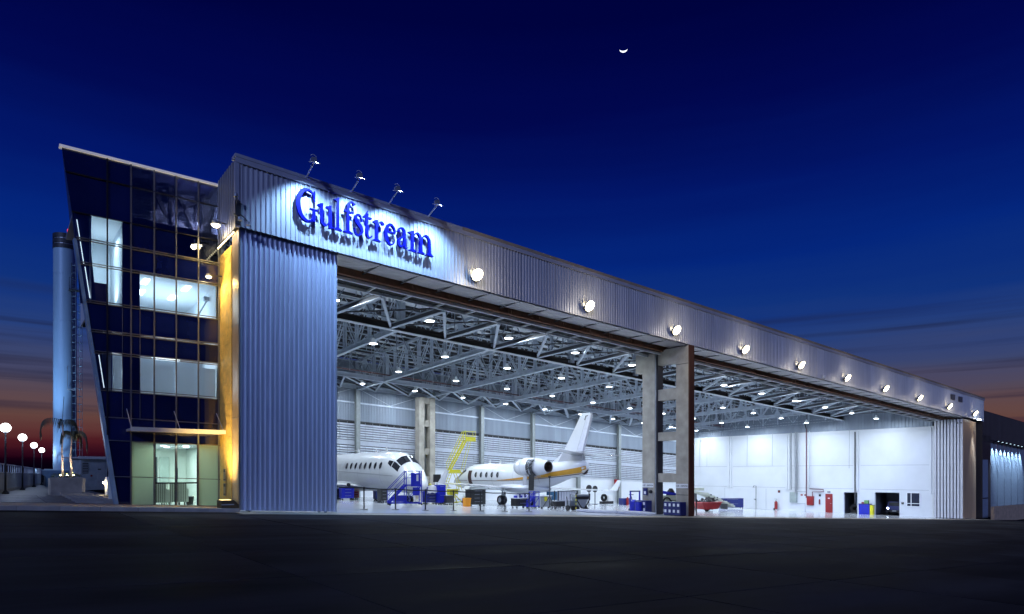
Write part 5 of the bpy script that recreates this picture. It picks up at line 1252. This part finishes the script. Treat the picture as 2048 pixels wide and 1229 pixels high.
for a in (0, 2.1, 4.2): obj('leg', MB().bar((.5*math.cos(a), .5*math.sin(a), .03), (0, 0, .8), .04), STEELD, t); obj('foot', MB().lathe((.5*math.cos(a), .5*math.sin(a), 0), [(.06, 0), (.06, .03)], 10, 'z'), BLACK, t)
cart('black_chest', 'black chest with pale lid between the tail support and the slatted rack', fl(1116, 10.0), .85, .5, .48, BLACKM, GREYM)
cart('blue_chest', 'small teal blue chest seen above the black chest, further back', fl(1108, 15), 1.1, .5, 1.15, mat('teal_blue', (.03, .14, .28), .5), WHITE, z0=.5)
t = thing('slat_rack', 'dark rack holding upright white slats, right of the black chest', 'rack', fl(1132, 12.5))
for x in (-.95, .95):
    for y in (-.2, .2): obj('post', MB().box(x-.03, x+.03, y-.03, y+.03, 0, 1.25), STEELD, t)
for z in (.1, 1.2): obj('rail', MB().box(-.98, .98, -.23, -.17, z, z+.05), STEELD, t)
for k in range(7): obj('slat', MB().box(-.8+k*.26, -.65+k*.26, -.15, .1, .15, 1.2), WHITE, t)
t = thing('ground_power_cart', 'wheeled grey cart with black V shaped hose guard right of the slatted rack', 'cart', fl(1160, 5.6), -.2)
obj('hopper', MB().prism([(-.42, 1.02), (.42, 1.02), (.46, .85), (.12, .22), (-.12, .22), (-.46, .85)], 'y', -.3, .3), GREYM, t); obj('hopper_band', MB().prism([(-.45, .9), (.45, .9), (.38, .72), (-.38, .72)], 'y', -.32, -.301), BLACKM, t)
obj('hose', MB().tube([(-.48, -.3, 1.0), (-.45, -.34, .7), (-.1, -.36, .2), (.12, -.36, .2), (.46, -.34, .7), (.5, -.3, 1.05)], .045, 8), BLACK, t)
for x in (-.3, .3): obj('wheel', MB().lathe((x, -.15, .17), [(.05, -.06), (.16, -.06), (.17, 0), (.16, .06), (.05, .06)], 16, 'x'), BLACK, t)
obj('tow_handle', MB().tube([(-.3, 0, .3), (-.9, -.1, .25), (-1.0, -.1, .9)], .03, 6), BLACKM, t)
t = thing('striped_post', 'yellow and black striped prop standing against the grey hopper cart', 'prop', fl(1152, 5.1))
for k in range(9): obj('stripe', MB().tube([(0, 0, .02+k*.12), (0, 0, .14+k*.12)], .03, 8), YELL if k % 2 else BLACKM, t)
obj('foot', MB().lathe((0, 0, 0), [(.1, 0), (.1, .02)], 12, 'z'), BLACKM, t)
t = thing('small_engine_cart', 'small dark wheeled cart left of the grey hopper cart', 'cart', fl(1141, 6.1))
obj('box', MB().box(-.18, .18, -.2, .2, .3, .62), GREYM, t); obj('frame', MB().tube([(-.2, -.2, .2), (-.2, -.2, 1.0), (.2, -.2, 1.0), (.2, -.2, .2)], .025, 6), STEELD, t)
for x in (-.22, .22): obj('wheel', MB().lathe((x, 0, .17), [(.05, -.05), (.17, -.05), (.17, .05), (.05, .05)], 16, 'x'), BLACK, t)
# long white spill boom on the threshold
A = fl(1152, 3.9); B_ = fl(1308, .9); t = thing('spill_boom', 'long white absorbent tube lying on the floor toward the concrete portal', 'boom', A)
pts = [Vector((0, 0, .1)).lerp(Vector((B_.x-A.x, B_.y-A.y, B_.z-A.z+.1)), i/8)+Vector((0, .12*math.sin(i*1.3), 0)) for i in range(9)]
obj('sleeve', MB().tube(pts, [.06]+[.1]*7+[.05], 10), WHITE, t, smooth=True); obj('tie_band', MB().tube([pts[4]-Vector((.03, 0, 0)), pts[4]+Vector((.03, 0, 0))], .106, 10), GREYM, t)
# rig and covers near the left jet nose
cart('blue_tool_cabinet', 'blue tool cabinet with white cloth over it, right of the left jet nose', fl(860, 13.5), .85, .5, 1.1, BLUEP, drawers=5, dm=BLUED)
t = thing('dust_cover', 'white dust sheet draped over the blue tool cabinet by the jet nose', 'dust sheet', fl(863, 13.45)+Vector((0, 0, 1.145)))
b = MB(); nx, ny = 12, 8
for i in range(nx+1):
    for j in range(ny+1):
        x = -.62+1.24*i/nx; y = -.45+.9*j/ny; dx = max(0, abs(x)-.38); dy = max(0, abs(y)-.24)
        b.v.append((x-.6*dx*(1 if x > 0 else -1), y-.5*dy*(1 if y > 0 else -1), .03+.08*math.sin(i*.8)*math.cos(j*.9)*(dx+dy == 0)-2.0*max(dx, dy)+.03*math.sin(i*1.7+j)))
for i in range(nx):
    for j in range(ny): o = i*(ny+1)+j; b.f.append((o, o+1, o+ny+2, o+ny+1))
obj('sheet', b, WHITE, t, smooth=True); obj('yellow_rag', MB().lathe((-.1, 0, .12), [(.12, 0), (.09, .07), (.02, .1)], 10, 'z'), YELL, t)
cart('blue_locker', 'tall narrow blue locker standing behind the dust sheet', fl(880, 13.2), .55, .5, 1.25, BLUEP, drawers=2)
cart('parts_trolley', 'small dark trolley right of the tall blue locker with grey drum on it', fl(897, 12.8), .5, .4, .6, STEELD, GREYM)
t = thing('monitor_stand', 'black screen on a thin stand behind the blue lockers', 'screen', fl(874, 17)); obj('stand', MB().tube([(0, 0, 0), (0, 0, 1.7)], .03, 6), STEELD, t); obj('screen', MB().box(-.3, .3, -.03, .03, 1.5, 2.05), BLACKM, t); obj('foot', MB().lathe((0, 0, 0), [(.25, 0), (.25, .03)], 12, 'z'), STEELD, t)
for i, (px, v, m, w, h, nm) in enumerate(((693, 20, BLUEP, .9, .8, 'blue drawer cart under the belly of the left jet, by the door leaf edge'), (757, 19.5, BLUED, .6, .75, 'dark blue drawer cart behind the nose wheel of the left jet'), (765, 15, STEELD, .5, .8, 'dark grey stool height cart beneath the left jet'), (709, 22, RED, .5, .7, 'red tool cart under the left jet, behind the wheels'))):
    cart('drawer_cart', nm, fl(px, v), w, .5, h, m, drawers=3, grp='drawer carts under the left jet')
# cabinets beside the portal legs with labelled drawers
def labelcab(lab, p, cols, rz, h=.78):
    r = thing('blue_parts_cabinet', lab, 'cabinet', p, rz, 'blue labelled parts cabinets at the portal')
    w = .3*cols; obj('cabinet', MB().box(-w/2, w/2, 0, .5, .04, h), BLUED, r); obj('plinth', MB().box(-w/2+.02, w/2-.02, .02, .48, 0, .04), BLACKM, r)
    for c in range(cols):
        for k in range(2):
            x = -w/2+.3*c+.02; z = .08+k*(h-.08)/2; dw = obj('drawer', MB().box(x, x+.26, -.02, -.001, z, z+(h-.12)/2), BLUED, r); obj('label_card', MB().box(x+.06, x+.2, -.026, -.0205, z+.1, z+.26), LABEL, dw)
    return r
labelcab('dark blue cabinet with white drawer labels against the rear portal leg', Vector((23.75, 3.0, G(23.75)+.013)), 3, -math.pi/2+.0)
labelcab('dark blue cabinet with white drawer labels against the front portal leg', Vector((23.7, .62, G(23.7)+.013)), 4, -math.pi/2)
# hydraulic lift left of the portal
t = thing('hydraulic_stacker', 'blue hydraulic stacker with upright mast left of the concrete portal', 'stacker', fl(1270, 4.6), -.5)
for x in (-.3, .3): obj('mast', MB().box(x-.04, x+.04, -.04, .04, .1, 1.35), BLUEP, t)
obj('mast_top', MB().box(-.34, .34, -.04, .04, 1.3, 1.38), BLUED, t); obj('pump_body', MB().lathe((.05, .3, .1), [(.22, 0), (.24, .55), (.1, .7)], 14, 'z'), BLUEP, t); obj('fork_arm', MB().box(-.3, -.2, -.9, 0, .08, .14), BLUEP, t); obj('fork_arm', MB().box(.2, .3, -.9, 0, .08, .14), BLUEP, t)
for x in (-.32, .32): obj('wheel', MB().lathe((x, .1, .13), [(.13, -.04), (.13, .04)], 14, 'x'), BLACK, t)
obj('steering_handle', MB().tube([(0, .4, .6), (0, .7, 1.0), (-.15, .7, 1.1), (.15, .7, 1.1)], .025, 6), STEELD, t)
t = thing('round_drum', 'bright blue drum with lid just left of the labelled cabinet at the rear leg', 'drum', fl(1277, 3.0)); obj('drum_body', MB().lathe((0, 0, 0), [(.2, 0), (.2, .68)], 18, 'z'), BLUEP, t, smooth=True); obj('drum_lid', MB().lathe((0, 0, .68), [(.215, 0), (.215, .04), (.05, .06)], 18, 'z'), BLUED, t)
t = thing('wall_phone', 'dark phone box with white notice mounted on the rear portal leg', 'phone box', (24.36, 3.1, G(24.4)+1.15)); obj('phone_case', MB().box(-.08, .0, -.14, .14, 0, .4), BLUED, t); obj('notice', MB().box(-.085, -.081, -.08, .08, .05, .22), LABEL, t)
t = thing('hose_reel', 'small dark reel hanging on the rear portal leg, a cable looping below it', 'reel', (24.3, 2.68, G(24.4)+1.35)); obj('reel', MB().lathe((0, 0, 0), [(.1, -.06), (.1, .06)], 12, 'x'), BLACK, t); obj('loop', MB().tube([(0, .0, -.1), (0, .15, -.4), (0, .05, -.6), (0, -.15, -.4), (0, -.05, -.1)], .012, 5), GREYM, t); obj('mount', MB().box(.06, .098, -.03, .03, -.05, .05), GREYM, t)
# air conditioner crate with coiled hose, seen between the legs
t = thing('air_unit', 'cream ground air unit with a coiled black hose, seen between the portal legs', 'air unit', fl(1338, 4.2), -.7)
CRM = mat('cream_paint', (.55, .56, .45), .5, 0, .08)
obj('unit_body', MB().box(-.55, .55, 0, 1.0, .12, 1.15), CRM, t)
tor = MB()
for k in range(4): tor.tube([(-.15+.28*math.cos(a), -.06-.03*k, .6+.42*math.sin(a)) for a in [2*math.pi*i/20 for i in range(21)]], .05, 6)
obj('coiled_hose', tor, BLACK, t); obj('blue_wing_part', MB().prism([(-.7, 1.3), (.5, 1.16), (.5, 1.3), (-.6, 1.5)], 'y', .1, .7), BLUEP, t)
obj('junk_bundle', MB().lathe((.2, .4, 1.16), [(.3, 0), (.25, .25), (.1, .45)], 9, 'z'), BLACKM, t)
for x in (-.4, .4): obj('castor', MB().lathe((x, .1, .06), [(.06, -.03), (.06, .03)], 10, 'y'), BLACK, t)
t = thing('frame_stand', 'dark square frame stand with brown board in front of the cream air unit', 'stand', fl(1349, 1.9), -.3); obj('frame', MB().box(-.22, -.18, -.02, .02, 0, .85).box(.18, .22, -.02, .02, 0, .85).box(-.22, .22, -.02, .02, .85, .9), BLACKM, t); obj('board', MB().box(-.17, .17, -.01, .01, .15, .8), mat('brown_board', (.2, .14, .06), .6), t)
# red and cream rig right of the portal
t = thing('red_rig', 'red wheeled bowl shaped rig loaded with dark parts, right of the portal', 'rig', fl(1412, 9.0), -.15)
obj('bowl', MB().prism([(-.9, .72), (1.25, .72), (.85, .2), (-.6, .2)], 'y', -.5, .5), RED, t); obj('bowl_rim', MB().box(-.95, 1.3, -.54, .54, .72, .78), mat('pale_red', (.5, .1, .1), .4), t)
obj('wheel', MB().lathe((.1, 0, .15), [(.15, -.1), (.15, .1)], 14, 'y'), BLACK, t); obj('axle', MB().tube([(.1, -.3, .15), (.1, .3, .15)], .03, 6), STEELD, t)
random.seed(21); b = MB()
for i in range(30): 
    x = random.uniform(-.8, .9); z = .78+random.uniform(0, .5)*(1-abs(x)*.5); b.tube([(x, random.uniform(-.4, .4), .75), (x+random.uniform(-.25, .25), random.uniform(-.4, .4), z)], random.uniform(.03, .08), 6)
obj('parts_load', b, BLACKM, t)
t = thing('belt_loader', 'cream inclined belt loader sloping down behind the red rig', 'loader', fl(1400, 13.0), -.1)
obj('conveyor', MB().prism([(-1.2, 1.55), (-1.2, 1.75), (.4, 1.55), (4.2, .3), (4.2, .15), (.4, 1.35)], 'y', -.45, .45), CRM, t)
for k in range(9): obj('roller', MB().tube([(.5+k*.42, -.5, 1.50-k*.135), (.5+k*.42, .5, 1.50-k*.135)], .06, 8), STEELD if k % 2 else CRM, t)
for x, h in ((-.9, 1.55), (1.2, 1.2), (3.2, .5)): obj('leg', MB().box(x-.04, x+.04, -.4, .4, 0.0, h), STEELD, t)
obj('top_case', MB().box(-1.1, .2, -.3, .3, 1.76, 2.0), CRM, t)
cart('blue_work_table', 'dark blue twin cabinet near the white end wall', fl(1462, 21), 2.6, .8, 1.15, BLUED, drawers=2, rz=-.6)
t = thing('pallet_stack', 'small blue box with a red can beside the back wall column', 'box', fl(1249, 27)); obj('box', MB().box(-.6, .6, -.3, .3, 0, .75), BLUED, t); obj('red_can', MB().lathe((.0, -.45, 0), [(.14, 0), (.14, .7), (.04, .9)], 12, 'z'), RED, t)
t = thing('hose_cabinet', 'red hose cabinet on the back wall column', 'cabinet', (53.3, D-.62, G(53.3)+1.9)); obj('case', MB().box(-.35, .35, 0, .22, 0, 1.1), RED, t); obj('glass', MB().box(-.22, .22, -.012, -.001, .5, .95), mat('pale_red', 0), t)
t = thing('pressure_washer', 'black framed washer with a round reel near the back wall', 'washer', fl(1213, 27.5)); obj('frame', MB().box(-.8, .8, -.3, .3, .05, .35), BLACKM, t); obj('reel', MB().lathe((-.4, 0, .75), [(.4, -.1), (.4, .1), (.2, .12), (.2, -.12)], 16, 'y', False), BLACK, t); obj('tank', MB().box(.05, .75, -.25, .25, .35, 1.0), WHITE, t)
for i, (px, v) in enumerate(((1178, 22), (1190, 25))):
    t = thing('tool_stand', ['black tool stand with hanging wrenches behind the hopper cart', 'dark post with a round head right of the tool stand'][i], 'stand', fl(px, v)); obj('pole', MB().tube([(0, 0, 0), (0, 0, 1.7)], .05, 6), BLACKM, t); obj('head', MB().lathe((0, 0, 1.6), [(.35, -.05), (.35, .05)], 14, 'y'), BLACKM, t); obj('foot', MB().lathe((0, 0, 0), [(.3, 0), (.3, .04)], 12, 'z'), BLACKM, t)
# items along the end wall
g = G(UR)
def onwall(name, lab, cat, v, z): return thing(name, lab, cat, (UR-.01, v, z+g))
t = thing('fire_extinguisher', 'red wheeled fire extinguisher standing against the white end wall', 'fire extinguisher', (UR-.35, 19.6, g+.013)); obj('cylinder', MB().lathe((0, 0, .1), [(.14, 0), (.18, .1), (.18, .85), (.06, 1.0)], 16, 'z'), RED, t, smooth=True); obj('handle', MB().tube([(0, 0, 1.1), (-.05, .15, 1.35), (-.05, -.15, 1.35), (0, 0, 1.1)], .02, 5), STEELD, t); obj('wheel', MB().lathe((-.1, .16, .12), [(.12, -.03), (.12, .03)], 12, 'x'), BLACK, t)
t = onwall('extinguisher_sign', 'small square sign above the wheeled extinguisher', 'sign', 19.4, 2.1); obj('plate', MB().box(-.02, 0, -.14, .14, 0, .3), BLACKM, t); obj('pictogram', MB().box(-.025, -.0205, -.07, .07, .06, .22), RED, t)
t = thing('safety_shower', 'thin safety shower with basin standing by the white end wall', 'safety shower', (UR-.6, 22.1, g+.013)); obj('pipe', MB().tube([(0, 0, 0), (0, 0, 2.9), (-.0, .3, 2.9), (0, .3, 2.75)], .035, 6), STEELD, t); obj('basin', MB().lathe((0, .1, 1.15), [(.05, 0), (.25, .12)], 14, 'z'), GREYM, t); obj('shower_head', MB().lathe((0, .3, 2.7), [(.15, 0), (.04, .08)], 12, 'z'), STEELD, t)
t = onwall('wall_slot', 'dark narrow slot plate low on the white end wall', 'plate', 25.3, .55); obj('slot', MB().box(-.03, 0, -.8, .6, 0, .13), STEELD, t); obj('lip', MB().box(-.05, -.031, -.8, .6, .13, .16), GREYM, t)
t = onwall('roller_outline', 'white service door with thin grey outline in the end wall', 'door', 24.0, 0); obj('leaf', MB().box(-.02, 0, -2.9, 2.9, .05, 2.55), WALLW, t)
for a in (-2.9, 2.9): obj('door_line', MB().box(-.025, -.0205, a-.015, a+.015, .05, 2.55), GREYM, t)
t = onwall('electrical_panel', 'grey electrical panel below the thick grey pipes', 'panel', 17.5, 1.0); obj('case', MB().box(-.25, 0, -.42, .42, 0, 1.2), mat('panel_green_grey', (.32, .37, .36), .5), t); obj('panel_door', MB().box(-.27, -.251, -.38, .38, .05, 1.15), mat('panel_green_grey', 0), t)
for i, v in enumerate((16.55, 16.1)):
    t = onwall('warning_sign', ['left', 'right'][i]+' small red and white warning sign beside the electrical panel', 'sign', v, 1.75); obj('plate', MB().box(-.03, 0, -.18, .18, 0, .34), LABEL, t); obj('red_mark', MB().box(-.035, -.0305, -.13, .13, .07, .25), RED, t)
t = onwall('wall_rack', 'thin grey pipe rack on the wall right of the electrical panel', 'rack', 16.4, .3); obj('rack_rails', MB().tube([(-.1, .7, .6), (-.1, -.3, .6), (-.1, -.3, -.25)], .03, 6).tube([(-.1, .8, 2.0), (-.1, -.4, 2.0), (-.1, -.4, 1.3)], .03, 6), GREYM, t); obj('rack_foot', MB().box(-.14, 0, -.34, -.26, -.29, -.25), GREYM, t)
t = onwall('hydrant_cabinet', 'red hydrant cabinet at the foot of the maroon pipe', 'cabinet', 15.45, .75); obj('case', MB().box(-.25, 0, -.38, .38, 0, 1.05), RED, t); obj('cabinet_door', MB().box(-.27, -.251, -.34, .34, .04, 1.0), RED, t)
t = onwall('wall_extinguisher', 'small dark red extinguisher hung between hydrant cabinet and red door', 'fire extinguisher', 14.4, .9); obj('cylinder', MB().lathe((-.1, 0, 0), [(.08, 0), (.08, .5), (.03, .6)], 12, 'z'), mat('dark_red', (.15, .02, .02), .4), t); obj('sign', MB().box(-.02, 0, -.12, .12, .9, 1.15), BLACKM, t)
t = onwall('exit_sign_box', 'small dark box above the red door', 'box', 13.35, 2.25); obj('case', MB().box(-.1, 0, -.15, .15, 0, .16), STEELD, t); obj('face', MB().box(-.105, -.1005, -.12, .12, .03, .13), GREYM, t)
t = thing('wheelie_bin', 'blue waste bin left of the dark garage opening in the end wall', 'waste bin', (UR-.6, 9.15, g+.013), 0, 'waste bins at the end wall')
obj('bin_body', MB().prism([(-.26, 0), (.26, 0), (.3, 1.1), (-.3, 1.1)], 'y', -.55, .55), BLUEP, t); obj('bin_lid', MB().box(-.32, .32, -.57, .57, 1.1, 1.17), BLUED, t)
t = thing('wheelie_bin', 'narrow yellow waste bin between the blue bin and the garage opening', 'waste bin', (UR-.8, 8.35, g+.013), 0, 'waste bins at the end wall')
obj('bin_body', MB().prism([(-.2, 0), (.2, 0), (.22, 1.0), (-.22, 1.0)], 'y', -.15, .15), mat('bright_yellow', (.8, .72, .02), .4), t); obj('bin_lid', MB().box(-.24, .24, -.17, .17, 1.0, 1.06), YELL, t)
t = thing('bin_box', 'small green and white box on top of the blue waste bin', 'box', (UR-.6, 9.0, g+1.2)); obj('carton', MB().box(-.15, .15, -.2, .2, 0, .35), mat('green_card', (.15, .35, .12), .6), t); obj('red_cap', MB().box(-.1, .1, .22, .5, 0, .15), RED, t)
t = thing('parked_vehicle', 'dark blue vehicle parked nose out inside the garage opening, one headlight lit', 'car', (UR+1.4, 7.0, g+.013), 0)
obj('car_body', MB().prism([(-.9, .3), (.9, .3), (.88, .85), (.75, .95), (.6, 1.4), (-.6, 1.4), (-.75, .95), (-.88, .85)], 'x', 0, 2.4), BLUED, t) ; 
obj('windscreen', MB().box(-.02, -.002, -.58, .58, .95, 1.33), PGL, t); obj('bumper', MB().box(-.12, -.001, -.88, .88, .32, .5), BLACKM, t)
for s in (-1, 1): obj('wheel', MB().lathe((.35, s*.8, .3), [(.3, -.1), (.3, .1)], 16, 'y'), BLACK, t)
hl = mat('headlight_glow', (1, 1, 1), .3, 0, 0, emit=(.75, .85, 1), es=14)
obj('headlight', MB().lathe((-.03, .68, .68), [(.001, -.05), (.1, -.01), (.1, .03)], 12, 'x'), hl, t); obj('headlight', MB().lathe((-.03, -.68, .68), [(.001, -.05), (.1, -.01), (.1, .03)], 12, 'x'), HUB, t)
obj('number_plate', MB().box(-.13, -.121, -.2, .2, .36, .47), GREYM, t)
t = thing('steel_cabinet', 'blue grey cabinet and hose bundle inside the left store opening', 'cabinet', (UR+2.2, 10.8, g+.013)); obj('cabinet', MB().box(-.3, .3, -.45, .45, 0, 1.75), mat('store_blue', (.12, .2, .32), .5), t); obj('shelf_box', MB().box(-.2, .2, -.1, .3, 1.751, 2.0), mat('brown_board', 0), t)
t = thing('hose_heap', 'tangled dark hose heap on the floor of the store opening', 'hose', (UR+.9, 11.0, g+.013)); b = MB()
for k in range(4): b.tube([(0+.05*k, .45*math.cos(a)*(1-.12*k), .5+.42*math.sin(a)*(1-.15*k)) for a in [2*math.pi*i/16 for i in range(17)]], .05, 6)
obj('coil', b, BLACK, t); obj('reel_stand', MB().box(-.1, .1, -.4, .4, 0, .1), STEELD, t)
t = onwall('wall_intercom', 'small dark intercom box between garage opening and window', 'box', 5.65, 1.25); obj('case', MB().box(-.08, 0, -.1, .1, 0, .22), BLACKM, t); obj('grille', MB().box(-.083, -.0805, -.06, .06, .1, .18), GREYM, t)
